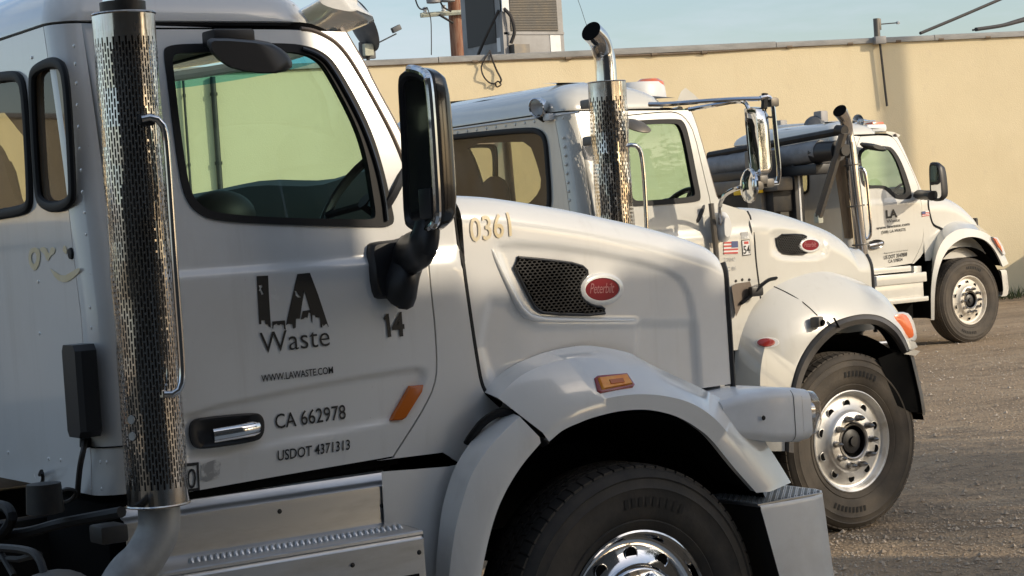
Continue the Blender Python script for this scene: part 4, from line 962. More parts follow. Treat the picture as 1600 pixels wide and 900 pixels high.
MB().tube([Vector((v.x, hsurf(v.x, v.y) - .006, v.y)) for v in vp], .0055, 8, closed=True).build('vent_frame', 'black_plastic', hood1)
# pressed lip round the vent
lipp = TH1.xz([(768, 388), (778, 412), (794, 446), (808, 474), (822, 492), (842, 500), (900, 501), (1004, 501)], 2, False)
MB().tube([Vector((v.x, hsurf(v.x, v.y) + .004, v.y)) for v in lipp], [.002 + .012 * math.sin(min(1, i / (len(lipp) - 1) * 1.02) * math.pi) ** .6 for i in range(len(lipp))], 10).build('vent_lip', 'white_paint', hood1)
emblem(TH1, hood1, (938, 452), 34.5, 25.5, hsurf, tilt=.03)
# hood edges: rear seal and grille edge
MB().tube([Vector((p.x, T1.surf(p.x, p.y) + .012, p.y)) for p in T1.xz([(703, 312), (709, 322), (721, 400), (736, 500), (746, 566), (753, 604), (764, 620), (784, 632)], 2, False)], .014, 8).build('hood_seal', 'black_rubber', hood1)
z0, z1 = 1.1, H1.ztop(.645) - .05
MB().tube([Vector((.662, H1.surf(.645, z) + .006, z)) for z in np.linspace(z0, z1, 20)], .011, 8).build('grille_edge', 'black_plastic', hood1)
gb = MB().box((.63, 1.225, 1.3), (.04, 1.86, .8), bev=.02); gb.build('grille', 'dark_metal', t1)
for i in range(9): MB().box((.66, 1.225, .98 + i * .08), (.03, 1.7, .02), bev=.006).build('grille_bar', 'chrome', t1)
# front fender, part of the hood
A_ = [(753, 611), (775, 590), (800, 572), (835, 556), (870, 546), (910, 540), (945, 543), (985, 552)]
Ap = [UY(x, y, H1.ys0 + .012) for x, y in A_] + [Vector((.20, .19, 1.385)), Vector((.36, .20, 1.28)), Vector((.50, .20, 1.15)), Vector((.59, .18, 1.01)), Vector((.64, .14, .92))]
B_ = [(778, 622), (800, 598), (826, 580), (860, 567), (900, 560), (940, 562), (985, 570), (1030, 578), (1080, 599), (1132, 627), (1176, 664), (1210, 712), (1236, 754)]
C_ = [(848, 676), (862, 662), (884, 646), (918, 631), (960, 620), (1000, 616), (1040, 619), (1080, 630), (1112, 650), (1140, 680), (1170, 722), (1204, 768)]
D_ = [(858, 690), (880, 672), (904, 661), (928, 652), (965, 643), (1000, 640), (1030, 643), (1060, 652), (1088, 668), (1112, 688), (1148, 732), (1182, 770)]
fd = fender(T1, [(Ap, 0), (B_, .06), (C_, -.035), (D_, -.028)], 64, 'front_fender', 'white_paint', t1)
# marker lamp on the fender
def lens_px(T, name, px, dy, th, mat, parent, shrink=.15, it=1):
    rg0 = chaikin([T.P(x, y, dy) for x, y in px], it, True); c = sum(rg0, Vector()) / len(rg0)
    return MB().loft([[p + Vector((0, .012, 0)) for p in rg0], [p + Vector((0, -th * .6, 0)) for p in rg0], [p + (c - p) * shrink + Vector((0, -th, 0)) for p in rg0]], closed=True, cap1=True).build(name, mat, parent, sharp=40)
ml = lens_hit(fd, 'marker_lamp', [(928, 592), (933, 588), (979, 584), (991, 602), (988, 606), (938, 615), (933, 612)], .007, 'red_lens', fd, .05)
lens_hit(fd, 'marker_lens', [(932, 593), (978, 587.5), (987, 602), (939, 611)], .014, 'amber', ml, .08, sink=-.005)
lens_hit(fd, 'marker_reflector', [(948, 597), (971, 594), (974, 601), (951, 604)], .0155, 'amber_dark', ml, .1, sink=-.01)
# rear quarter of the wheel arch, fixed to the steps
q0 = [(786, 638), (756, 668), (733, 694), (712, 728), (700, 760), (690, 800), (684, 850), (680, 905), (678, 960)]
q1 = [(812, 651), (784, 678), (758, 708), (736, 744), (722, 786), (711, 830), (704, 880), (700, 920), (697, 965)]
q2 = [(843, 683), (812, 716), (790, 748), (772, 784), (757, 824), (747, 866), (738, 905), (733, 935), (728, 968)]
q3 = [(845, 692), (818, 724), (797, 756), (780, 790), (768, 826), (758, 868), (751, 905), (747, 938), (744, 970)]
rq = fender(T1, [(q0, .10), (q1, .005), (q2, -.03), (q3, -.022)], 40, 'rear_fender_section', 'white_paint', t1)
sp_ = [T1.P(x, y, .135) for x, y in ((596, 737), (650, 733), (700, 729), (722, 724))]
low = [T1.P(x, y, .12) for x, y in ((610, 990), (640, 990), (665, 990), (690, 990))]
gr_ = []
for i in range(9):
    t = i / 8.; row = []
    for a, b in zip(sp_, low): row.append(a.lerp(b, t))
    row.append(T1.P(*[u + (v - u) * t for u, v in zip((735, 700), (678, 960))], .10)); gr_.append(row)
MB().loft(gr_).build('step_side_panel', 'white_paint', t1)
MB().tube(chaikin([T1.P(731, 692, .12), T1.P(738, 680, .10), T1.P(758, 655, .08), T1.P(790, 640, .06), T1.P(826, 664, .04), T1.P(852, 694, .04)], 2), .02, 8, flat=.6).build('arch_seal', 'black_rubber', t1)
liner(T1, (0, 0, .525), .70, .05, 1.0, R(-5), R(195), t1)
# front wheel
w1 = MB(); fw1 = MB().lathe([(0, .2), (.2, .2), (.21, .22), (.21, .4), (0, .4)], (0, 0, .525), (0, 1, 0), 28).build('front_wheel', 'dark_metal', t1)
wheel(fw1, (0, 0, .525), 0.0, hub='chrome', rim='chrome', spikes=False)
# steps
def extr(name, prof, x0, x1, mat, parent, n=2, sharp=30):
    return MB().loft([[Vector((x, y, z)) for y, z in prof] for x in np.linspace(x0, x1, n)]).build(name, mat, parent, sharp=sharp)
stp = extr('cab_step', [(.21, 1.135), (.185, 1.125), (.175, 1.105), (.165, 1.098), (.150, 1.095), (.142, 1.088), (.140, 1.07), (.140, .985), (.137, .972), (.125, .966), (.02, .958), (-.022, .957), (-.028, .953), (-.030, .945), (-.024, .940), (-.026, .934), (-.030, .930), (-.030, .79), (.0, .785)], -1.78, -.866, 'aluminium', t1)
MB().put([Vector((-.866, y, z)) for y, z in [(.21, 1.135), (.185, 1.125), (.165, 1.098), (.150, 1.095), (.140, 1.07), (.137, .972), (.125, .966), (-.022, .957), (-.030, .945), (-.030, .79), (.21, .79)]], [tuple(range(11))]).build('step_end', 'aluminium', stp, smooth=False)
tt = MB()
for i in range(36):
    x = -1.62 + i * .0205
    for j in (0, 1): tt.lathe([(.0035, .004), (.005, .011), (.0075, .008), (.0105, 0)], (x + j * .010, .05 + .022 * j, .9595), (0, -.02, 1), 8)
tt.build('grip_teeth', 'aluminium', stp, kind='stuff')
for px, py, dy in ((597, 790, .14), (655, 863, -.03), (551, 883, -.03), (437, 799, .14)):
    v = UY(px, py, dy); MB().lathe([(0, .005), (.006, .004), (.008, 0)], v, (0, -1, 0), 10).build('step_bolt', 'dark_metal', stp)
MB().box((-1.32, -.012, .80), (.86, .04, .05), bev=.003).build('step_slot', 'void_black', stp)
lw = MB().box((-1.33, .01, .745), (.9, .2, .02), bev=.003)
for i in range(38):
    for j in range(6): lw.box((-1.76 + i * .023, -.08 + j * .03, .757), (.014, .006, .006), rz=.8 if (i + j) % 2 else -.8)
lw.build('lower_tread', 'aluminium', stp, sharp=20)
extr('step_skirt', [(-.03, .70), (-.032, .45)], -1.78, -.86, 'aluminium', stp)
MB().box((-1.32, .45, .72), (.98, .5, .85), bev=.01).build('step_box', 'void_black', t1)
# headlamp pod
def rr_(x, y0, y1, z0, z1, rad, n=6):
    out = []
    for cy_, cz_, t0 in ((y0 + rad, z0 + rad, 180), (y1 - rad, z0 + rad, 270), (y1 - rad, z1 - rad, 0), (y0 + rad, z1 - rad, 90)):
        for i in range(n): t = R(t0 + 90 * i / (n - 1)); out.append(Vector((x, cy_ + rad * math.cos(t), cz_ + rad * math.sin(t))))
    return out
for mirr in (0, 1):
    mm = (lambda r_: [T1.mir(p) for p in r_]) if mirr else (lambda r_: r_)
    pod = MB().loft([mm(rr_(.42, .02, .34, 1.10, 1.225, .03)), mm(rr_(.50, -.012, .34, 1.085, 1.243, .035)), mm(rr_(.62, -.032, .34, 1.06, 1.25, .036)), mm(rr_(.74, -.036, .34, 1.047, 1.242, .038))], closed=True, cap0=True).build('headlamp', 'pod_paint', t1)
    MB().loft([mm(rr_(.743, -.034, .34, 1.049, 1.240, .04)), mm(rr_(.785, -.034, .335, 1.052, 1.233, .04)), mm(rr_(.79, -.024, .33, 1.06, 1.226, .038))], closed=True).build('lamp_bezel', 'pod_paint', pod)
    MB().loft([mm(rr_(.788, -.028, .33, 1.058, 1.228, .04)), mm(rr_(.83, -.024, .325, 1.062, 1.222, .04)), mm(rr_(.856, -.006, .30, 1.08, 1.205, .035)), mm(rr_(.866, .03, .26, 1.10, 1.185, .03))], closed=True, cap1=True).build('lamp_lens', 'lens_clear', pod)
    MB().loft([mm(rr_(.80, -.01, .30, 1.08, 1.205, .05)), mm(rr_(.77, .05, .25, 1.1, 1.185, .03))], closed=True, cap1=True).build('lamp_reflector', 'chrome', pod)
    MB().loft([mm(rr_(.835, .0, .06, 1.11, 1.18, .025)), mm(rr_(.79, .0, .06, 1.105, 1.185, .025))], closed=True, cap0=True).build('lamp_projector', 'amber_dark' if mirr else 'chrome', pod)
    if not mirr:
        MB().loft([[p + Vector((0, -.0012, 0)) for p in rr_(.70, -.0347, .34, 1.051, 1.244, .038)], [p + Vector((0, -.0012, 0)) for p in rr_(.703, -.0347, .34, 1.051, 1.244, .038)]], closed=True).build('pod_seam', 'black_rubber', pod)
        MB().lathe([(0, .003), (.008, .002), (.009, 0)], UY(1193, 653, -.031), (0, -1, 0), 12).build('pod_bolt', 'black_rubber', pod)
# bumper: steel face wrapping round the corner, with a tread plate on top
plan = [(.505, -.045), (.58, -.05), (.68, -.05), (.76, -.045), (.815, -.028), (.85, .01), (.868, .06), (.885, .2), (.93, .6), (.95, 1.225)]
plan = plan + [(x, 2.45 - y) for x, y in plan[-2::-1]]
bmp = MB().loft([[Vector((x, y, z)) for x, y in plan] for z in (.852,)] + [[Vector((x + (.0 if x > .7 else .0) , y - .004, z)) for x, y in plan] for z in (.846, .836)] + [[Vector((x + .03 * (.84 - z) / .3 + (.05 * (.84 - z) / .3 if i in (0, 1, len(plan) - 1, len(plan) - 2) else 0), y - .004, z)) for i, (x, y) in enumerate(plan)] for z in (.80, .70, .60, .54)] + [[Vector((x + .02, y + (.06 if y < 1.2 else -.06), .53)) for x, y in plan]]).build('front_bumper', 'silver_paint', t1, sharp=35)
tp = [(.50, -.04), (.815, -.03), (.85, .01), (.868, .06), (.88, .30), (.50, .30)]
pt = panel('bumper_tread', tp, [], lambda x, y: Vector((x, y, .856)), 'aluminium', bmp, .1, (0, 0, -.01))
stt = MB()
for i in range(22):
    for j in range(20):
        x, y = .52 + i * .0155, -.025 + j * .016
        if sdist(x, y, tp) < -.012: stt.box((x, y, .858), (.011, .004, .005), rz=.78 if (i + j) % 2 else -.78)
stt.build('tread_studs', 'aluminium', pt, smooth=False, kind='stuff')
MB().put([Vector((.51, -.035, .85)), Vector((.60, -.03, .54)), Vector((.60, .5, .54)), Vector((.51, .5, .85))], [(0, 1, 2, 3)]).build('bumper_brace', 'dark_metal', bmp, smooth=False)
# chassis
for y in (.80, 1.65): MB().box((-2.7, y, .92), (7.0, .09, .28), bev=.01).build('frame_rail', 'dark_metal', t1)
MB().box((-.1, 1.225, 1.05), (1.2, .8, .75), bev=.08).build('engine_block', 'void_black', t1)
MB().tube([(0, .2, .5), (0, 1.225, .45), (0, 2.25, .5)], .07, 12).build('front_axle', 'dark_metal', t1)
MB().box((-2.15, 1.2, 1.06), (.35, 1.1, .12), bev=.02).build('cross_member', 'dark_metal', t1)
hs = MB().tube(spline([UX(-40, 800, -2.0), UX(0, 790, -2.02), UX(16, 800, -2.03), UX(17, 815, -2.03), UX(0, 835, -2.0), UX(-30, 840, -2.)], 20), .017, 8).build('air_hose', 'black_rubber', t1)
MB().tube(spline([UX(-30, 838, -1.95), UX(40, 832, -1.97), UX(95, 818, -1.95), UX(190, 800, -1.9)], 16), .016, 8).build('air_hose', 'black_rubber', t1)
MB().tube(spline([UX(96, 780, -1.86), UX(92, 772, -1.9), UX(104, 764, -1.9), UX(118, 768, -1.88), UX(112, 780, -1.88), UX(98, 784, -1.87), UX(94, 776, -1.87)], 24), .006, 6).build('coiled_wire', 'cable', t1)
v = UX(70, 785, -2.0); MB().lathe([(0, .06), (.05, .055), (.055, -.03), (.0, -.04)], v, (0, 0, 1), 16).build('air_valve', 'dark_metal', t1)
v = UX(170, 833, -1.98); MB().box(v, (.08, .09, .05), bev=.01).build('valve_bracket', 'dark_metal', t1)
cr_ = MB(); 
cr_.tube(chaikin([UX(-20, 855, -2.15), UX(35, 858, -2.15), UX(60, 866, -2.15), UX(72, 905, -2.15)], 2), .012, 8); cr_.tube([UX(-20, 872, -2.15), UX(30, 874, -2.14), UX(62, 866, -2.14)], .009, 8); cr_.tube([UX(0, 862, -2.15), UX(22, 900, -2.15)], .01, 8)
cr_.build('tank_bracket', 'dark_metal', t1)
MB().lathe([(.0, .0), (.12, -.01), (.155, -.04), (.16, -.1), (.16, -.6)], UX(70, 960, -2.2), (-.5, -.6, .6), 28).build('air_tank', 'steel_grey', t1)
zs_ = UX(165, 702, -1.83).z
MB().tube([Vector((-1.83 + .085 - .087 * math.sin(t), T1.surf(-1.745, zs_) + .085 - .087 * math.cos(t), zs_)) for t in np.linspace(0, math.pi / 2, 10)], .0025, 6).build('corner_joint', 'black_rubber', t1)

for x in (-4.9, -6.25): rear_axle(T1, x)
# ------------------------------------------------------------------ middle truck
T2 = Truck('truck', (4.096, 3.238, -.033), 'middle white truck with perforated bent-tip stack, number 54 sticker and chrome mirror frame'); T2.zg = 2.53
S2_ = dict(xr=-1.766, zb=1.12, roof_front=-.97, roof_h=.17, dash_z=2.0, lining=[(731, 225), (788, 222), (822, 222), (836, 258), (844, 288), (832, 310), (804, 330), (792, 330), (788, 285), (770, 273), (757, 284), (755, 292), (745, 255)],
    door=[(958, 184), (1000, 179), (1045, 175), (1062, 178), (1074, 189), (1084, 208), (1098, 268), (1111, 322), (1117, 380), (1122, 460), (1128, 552), (1127, 553), (978, 580), (977, 580), (966, 400)],
    win_out=[(972, 194), (978, 190), (1058, 186), (1068, 191), (1075, 213), (1088, 280), (1094, 308), (1090, 315), (1000, 321), (985, 321), (979, 312)],
    win_in=[(979, 198), (984, 196), (1054, 192), (1062, 197), (1069, 217), (1081, 282), (1086, 303), (1082, 308), (1000, 314), (991, 313), (986, 306)],
    bottom=[(1130, 550), (1196, 540)], front=[(1192, 500), (1186, 447), (1180, 400), (1175, 345), (1169, 330), (1150, 325), (1122, 316), (1112, 280), (1100, 235), (1086, 188), (1079, 172)],
    pillar=[(1077, 168), (1085, 185), (1100, 235), (1112, 280), (1122, 314)],
    rear_windows=[[(622, 228), (634, 221), (700, 212), (826, 199), (846, 203), (855, 216), (858, 250), (862, 305), (860, 330), (846, 345), (760, 356), (640, 372), (625, 366), (620, 300)]])
body2, door2, rear2, roof2 = build_cab(T2, S2_, 'cream_paint'); t2 = T2.root; O2 = T2.O; X2 = O2.x - 1.766
# rolled rear band with rivets
bn = [UX(x, y, X2) for x, y in ((600, 219), (690, 205), (800, 190), (905, 175))]
MB().tube([p + Vector((-.002, 0, 0)) for p in bn], .006, 6).build('roof_seam', 'silver_paint', rear2)
for i in range(13):
    p = UX(700 + i * 15, 209 - i * 2.1, X2); MB().lathe([(0, .006), (.007, .004), (.01, 0)], p, (-1, 0, 0), 8).build('rivet', 'cream_paint', rear2)
for i in range(8):
    p = UX(880 + i * 1.4, 215 + i * 14, X2); MB().lathe([(0, .006), (.007, .004), (.01, 0)], p, (-1, 0, 0), 8).build('rivet', 'cream_paint', rear2)
# round work lamp on the rear wall
wc = UX(840, 168, X2 - .06); aw = Vector((-.93, -.2, -.2)).normalized()
wl_ = MB().lathe([(.0, -.07), (.03, -.065), (.05, -.03), (.055, .0), (.057, .012), (.052, .016), (.048, .01)], wc, aw, 28).build('work_lamp', 'chrome', t2)
MB().lathe([(.049, .01), (.03, .016), (0, .018)], wc, aw, 24).build('lamp_glass', 'lens_clear', wl_); MB().lathe([(.048, .006), (.03, -.02), (0, -.03)], wc, aw, 24).build('lamp_bowl', 'silver_paint', wl_)
MB().tube([wc - Vector((0, 0, .05)), UX(850, 188, X2 - .02)], .014, 8).build('lamp_bracket', 'dark_metal', wl_); MB().box(UX(858, 183, X2 - .02), (.05, .06, .04), bev=.01).build('lamp_base', 'white_plastic', wl_)
# roof beacon and visor end
bc = T2.P(1005, 138, .75); bk = MB().loft([[Vector((bc.x + dx * k_, bc.y + dy * k_, bc.z + z_)) for dx, dy in [(math.cos(t) * .15, math.sin(t) * .09) for t in np.linspace(0, 2 * math.pi, 20)[:-1]]] for k_, z_ in ((1.05, -.06), (1.0, .005), (.85, .035))], closed=True, cap1=True).build('roof_beacon', 'white_plastic', t2)
MB().loft([[Vector((bc.x + .05 + dx * k_, bc.y + dy * k_, bc.z + z_)) for dx, dy in [(math.cos(t) * .10, math.sin(t) * .07) for t in np.linspace(0, 2 * math.pi, 20)[:-1]]] for k_, z_ in ((1.0, .0), (.95, .035), (.6, .055))], closed=True, cap1=True).build('beacon_lens', 'lamp_orange', bk)
v_ = [(1057, 160), (1064, 143), (1071, 137), (1084, 147), (1094, 157), (1090, 161)]
vr = [[T2.P(x, y, dy) for x, y in v_] for dy in (.30, 2.15)]
MB().loft(vr, closed=True, cap0=True, cap1=True).build('sun_visor', 'cream_paint', t2, sharp=25)
# exhaust
SX2, SY2 = O2.x - 1.66, O2.y + .0
es2 = perforated('exhaust_shield', SX2, SY2, 1.2, O2.z + 2.665, .102, 48, .03, .011, 'stack_chrome', t2, warp=.007, web=.42)
MB().tube([(SX2, SY2, 1.0), (SX2, SY2, 1.8), (SX2, SY2, O2.z + 2.66)], .075, 20).build('muffler_pipe', 'pipe_dark', es2)
tip = spline([Vector((SX2, SY2, O2.z + 2.6)), Vector((SX2, SY2, O2.z + 2.76)), Vector((SX2 - .01, SY2 - .0, O2.z + 2.83)), Vector((SX2 - .05, SY2 - .02, O2.z + 2.895)), Vector((SX2 - .115, SY2 - .045, O2.z + 2.935))], 18)
MB().tube(tip, .058, 24, caps=False).build('tail_pipe', 'chrome', es2); MB().tube([tip[-1] * .9999 + tip[-2] * .0001, tip[-3], tip[-6], tip[-9]], .0555, 24).build('pipe_bore', 'void_black', es2)
MB().tube(resample(chaikin([T2.P(978, 229, -.08), T2.P(990, 225, -.1), T2.P(1000, 232, -.1), T2.P(1004, 252, -.1), T2.P(1008, 300, -.1), T2.P(1013, 420, -.1), T2.P(1002, 432, -.08)], 2), 30), .0125, 10).build('grab_handle', 'chrome', t2)
for z_ in (2.56, 2.36): MB().box((SX2 - .02, SY2 + .12, O2.z + z_), (.06, .14, .05), bev=.01).build('stack_bracket', 'steel_grey', t2)
MB().lathe([(0, .03), (.05, .024), (.085, .006), (.09, .0), (.085, -.006), (0, -.008)], T2.P(993, 197, .04), (.1, -.45, .9), 20).build('lookdown_mirror', 'steel_grey', t2)
# mirror frame
mf = MB().tube(chaikin([T2.P(1014, 163, .14), T2.P(1040, 163, .05), T2.P(1090, 159, -.1), T2.P(1150, 155, -.25), T2.P(1192, 154, -.32)], 1), .013, 8).build('mirror_frame', 'chrome', t2)
MB().tube(chaikin([T2.P(1077, 171, .1), T2.P(1110, 165, -.05), T2.P(1150, 158, -.2), T2.P(1164, 159, -.26), T2.P(1170, 170, -.28)], 1), .012, 8).build('frame_tube', 'chrome', mf)
MB().tube(chaikin([T2.P(1188, 153, -.32), T2.P(1200, 150, -.33), T2.P(1207, 158, -.33), T2.P(1212, 210, -.33), T2.P(1218, 270, -.33), T2.P(1215, 286, -.33)], 1), .013, 8).build('frame_tube', 'chrome', mf)
MB().tube(chaikin([T2.P(1216, 285, -.33), T2.P(1195, 288, -.31), T2.P(1172, 290, -.28), T2.P(1150, 294, -.2), T2.P(1132, 304, -.1), T2.P(1124, 318, .0), T2.P(1126, 350, .09)], 2), .0125, 8).build('frame_tube', 'chrome', mf)
MB().tube([T2.P(1195, 146, -.32), T2.P(1194, 170, -.32)], .018, 8).build('frame_clamp', 'dark_metal', mf)
for x, y in ((1207, 160), (1190, 281), (1183, 290), (1200, 286)): MB().box(T2.P(x, y, -.32), (.06, .05, .05), bev=.012).build('frame_clamp', 'steel_grey', mf)
MB().tube(spline([T2.P(1200, 155, -.32), T2.P(1196, 172, -.32), T2.P(1200, 182, -.32), T2.P(1208, 183, -.33)], 12), .005, 6).build('frame_wire', 'cable', mf)
xm = T2.P(1172, 220, -.26).x
def m2ring(dx, sc):
    out = [UX(x, y, xm) for x, y in ((1163, 172), (1166, 167), (1180, 168), (1183, 172), (1189, 262), (1190, 272), (1187, 276), (1176, 275), (1172, 270))]; c = sum(out, Vector()) / len(out); return chaikin([c + (v - c) * sc + Vector((dx, 0, 0)) for v in out], 1, True)
hm = MB().loft([m2ring(.0, .86), m2ring(-.006, .9), m2ring(-.004, 1.0), m2ring(.05, 1.0), m2ring(.085, .85), m2ring(.10, .5)], closed=True, cap1=True).build('mirror_head', 'chrome', t2, sharp=50)
MB().loft([m2ring(.001, .88), m2ring(.0005, .3)], closed=True, cap1=True).build('mirror_glass', 'mirror', hm)
cc2 = T2.P(1169, 290, -.30); ar = Vector((-.97, .22, .05)).normalized()
cm = MB().lathe([(0, .022), (.05, .018), (.085, .004), (.094, -.002), (.096, -.012), (.07, -.03), (0, -.04)], cc2, ar, 32).build('round_mirror', 'chrome', t2)
MB().lathe([(0, .0235), (.05, .0195), (.084, .006)], cc2, ar, 32).build('mirror_glass', 'mirror', cm)
ob = chaikin([T2.P(x, y, .11) for x, y in ((1121, 335), (1128, 330), (1136, 338), (1139, 360), (1136, 376), (1126, 380), (1121, 370))], 2, True); co_ = sum(ob, Vector()) / len(ob)
MB().loft([[p + Vector((0, .04, 0)) for p in ob], [p + Vector((0, -.02, 0)) for p in ob], [p + (co_ - p) * .35 + Vector((0, -.045, 0)) for p in ob]], closed=True, cap1=True).build('mirror_mount', 'white_plastic', t2)
MB().tube(chaikin([T2.P(1111, 318, .12), T2.P(1114, 345, .11), T2.P(1118, 380, .11), T2.P(1122, 440, .11)], 1), .016, 8).build('door_hinge_trim', 'steel_grey', t2)
# stickers on the cowl
fl_ = T2.decal('flag_sticker', [(1130, 378), (1152, 377), (1153, 396), (1131, 398)], 'decal_white', body2, d=.003)
for i in range(4): y = 378.2 + i * 5.4; T2.decal('flag_stripe', [(1130, y), (1152.3, y - 1), (1152.5, y + 1.7), (1130.3, y + 2.7)], 'decal_red', fl_, d=.0045)
T2.decal('flag_canton', [(1142, 377), (1152, 376.6), (1152.5, 386.5), (1142.3, 387)], 'decal_blue', fl_, d=.0052)
ns = T2.decal('number_sticker', [(1158, 375), (1171, 374), (1173, 398.5), (1160, 400)], 'decal_black', body2, d=.003)
T2.decal('sticker_face', [(1159, 376.3), (1170.2, 375.3), (1172, 397.3), (1160.8, 398.6)], 'decal_white', ns, d=.0042)
T2.decal('sticker_bar', [(1161.5, 377.5), (1168.5, 377), (1168.9, 381), (1162, 381.5)], 'decal_red', ns, d=.0052); T2.text('sticker_number', '54', (1161.2, 396.5), (1171.3, 395.4), 12.5, 'decal_black', ns, bold=.02, d=.0055)
T2.decal('small_sticker', [(1157, 363), (1168, 362), (1170, 372.5), (1158, 373.5)], 'decal_grey', body2, d=.003)
T2.text('lettering', '27042', (1131, 409), (1149, 408), 6, 'decal_grey', body2); T2.text('lettering', 'LIC 86', (1131, 424), (1150, 422), 6, 'decal_grey', body2)
for x, y in ((1150, 439), (1160, 437), (1171, 437)): MB().lathe([(0, .004), (.007, .003), (.009, 0)], T2.P(x, y, .148), (0, -1, 0), 8).build('rivet', 'dark_metal', body2)
# hood
ht = [UY(x, y, O2.y + .19) for x, y in ((1168, 326), (1200, 328), (1240, 337), (1270, 346), (1300, 356), (1322, 366), (1338, 378), (1346, 390))]
H2 = Hood(T2, O2.x - .565, O2.x + .44, [(p.x, p.z + .012) for p in spline(ht, 50)], .15, .235, .15, 1.15); hs2 = H2.surf
TH2 = with_surf(T2, hs2)
H2.recess = [([tuple(p) for p in TH2.xz([(1206, 366), (1212, 361), (1258, 361), (1290, 372), (1290, 396), (1275, 402), (1225, 402), (1210, 394)])], .012, .012)]
hood2 = H2.build(44, 'cream_paint', nside=36)
vp2 = TH2.xz([(1211, 367), (1250, 366), (1262, 371), (1250, 380), (1250, 391), (1264, 397), (1226, 397.5), (1215, 389)], 1)
panel('vent_backing', vp2, [], lambda x, z: Vector((x, hs2(x, z) - .003, z)), 'void_black', hood2, .03); honeycomb(T2, 'vent_mesh', vp2, .019, hs2, .012, 'black_plastic', hood2, squash=.6)
MB().tube([Vector((v.x, hs2(v.x, v.y) - .006, v.y)) for v in vp2], .006, 6, closed=True).build('vent_frame', 'black_plastic', hood2)
emblem(TH2, hood2, (1264, 383), 17, 12, hs2, tilt=.03)
MB().tube([Vector((p.x, T2.surf(p.x, p.y) + .012, p.y)) for p in T2.xz([(1168, 331), (1174, 342), (1180, 400), (1186, 447), (1190, 480)], 2, False)], .014, 8).build('hood_seal', 'black_rubber', hood2)
MB().tube([Vector((O2.x + .455, H2.surf(O2.x + .44, z) + .006, z)) for z in np.linspace(1.1, H2.ztop(O2.x + .44) - .05, 16)], .013, 8).build('grille_edge', 'black_plastic', hood2)
MB().box((O2.x + .42, T2.yc, 1.25), (.04, 1.8, .75), bev=.02).build('grille', 'dark_metal', t2)
# fender with dark rubber flare
A2_ = [(1150, 700), (1148, 630), (1148, 560), (1152, 505), (1166, 470), (1196, 443), (1240, 427), (1285, 423)]
Ap = [T2.P(x, y, .19) for x, y in A2_] + [T2.P(1335, 436, .19), T2.P(1374, 456, .17), T2.P(1400, 482, .13), T2.P(1420, 520, .08)]
B2_ = [(1196, 705), (1190, 640), (1188, 585), (1196, 540), (1213, 505), (1242, 475), (1285, 458), (1335, 456), (1372, 468), (1400, 489), (1417, 512), (1428, 543)]
C2_ = [(1226, 705), (1228, 650), (1236, 605), (1245, 572), (1262, 540), (1286, 514), (1312, 499), (1346, 491), (1376, 494), (1400, 509), (1413, 527), (1421, 546)]
fd2 = fender(T2, [(Ap, 0), (B2_, .03), (C2_, -.02)], 56, 'front_fender', 'cream_paint', t2, inner=.1)
D2_ = [(1240, 708), (1242, 654), (1250, 610), (1260, 578), (1277, 549), (1300, 525), (1325, 511), (1352, 506), (1376, 510), (1395, 524), (1407, 540), (1414, 553)]
E2_ = [((a[0] + b[0]) / 2, (a[1] + b[1]) / 2) for a, b in zip(C2_, D2_)]
fender(T2, [([T2.P(x, y, -.012) for x, y in C2_], 0), (E2_, -.05), (D2_, -.03)], 56, 'fender_flare', 'flare_rubber', fd2, inner=.12)
MB().tube([T2.P(1303, 497, -.05), T2.P(1311, 512, -.055)], .012, 6, flat=.3).build('flare_joint', 'black_rubber', fd2)
MB().tube(resample([hit(fd2, x, y)[0] + hit(fd2, x, y)[1] * .0015 for x, y in ((1200, 445), (1212, 449), (1225, 455), (1240, 463), (1254, 472), (1266, 482), (1277, 493))], 16), .003, 6).build('fender_seam', 'black_rubber', fd2)
lt = MB().tube(spline([T2.P(1158, 474, .12), T2.P(1172, 463, .10), T2.P(1186, 449, .08), T2.P(1200, 438, .07), T2.P(1211, 435, .08)], 14), .022, 8, flat=.5).build('hood_latch', 'black_rubber', t2)
MB().box(T2.P(1181, 455, .09), (.09, .04, .06), bev=.015).build('latch_block', 'black_plastic', lt)
MB().loft([[T2.P(x, y, .14) for x, y in ((1143, 447), (1150, 443), (1172, 440), (1176, 452), (1158, 478), (1150, 495))], [T2.P(x, y, .125) for x, y in ((1143, 447), (1150, 443), (1172, 440), (1176, 452), (1158, 478), (1150, 495))]], closed=True, cap1=True).build('cowl_flap', 'pillar_trim', t2)
sl = lens_hit(fd2, 'side_marker', ellipse_px(1199, 535.5, 18, 8.5, 20, .02), .006, 'white_plastic', fd2, .05); lens_hit(fd2, 'marker_lens', ellipse_px(1197.5, 535.5, 14, 6.5, 20, .02), .016, 'red_lens', sl, .3)
cb2 = hit(fd2, 1271, 503)[0] + Vector((0, -.03, .0)); cmb = MB().box(cb2, (.07, .06, .06), bev=.012, rz=.4).build('side_camera', 'steel_grey', t2); MB().lathe([(0, .012), (.018, .01), (.02, 0)], cb2 + Vector((.01, -.034, -.005)), (.3, -1, -.2), 14).build('camera_lens', 'void_black', cmb)
tl = lens_px(T2, 'turn_lamp', [(1387, 495), (1394, 489), (1414, 487), (1424, 497), (1431, 524), (1428, 534), (1414, 531), (1400, 519), (1392, 507)], .04, .02, 'silver_paint', t2, .08); lens_px(T2, 'lamp_lens', [(1393, 497), (1398, 492), (1412, 490), (1420, 500), (1427, 522), (1423, 529), (1411, 525), (1400, 514)], .018, .016, 'lamp_orange', tl, .25)
liner(T2, (O2.x, 0, .525 + O2.z), .64, O2.y + .06, O2.y + 1., R(5), R(195), t2)
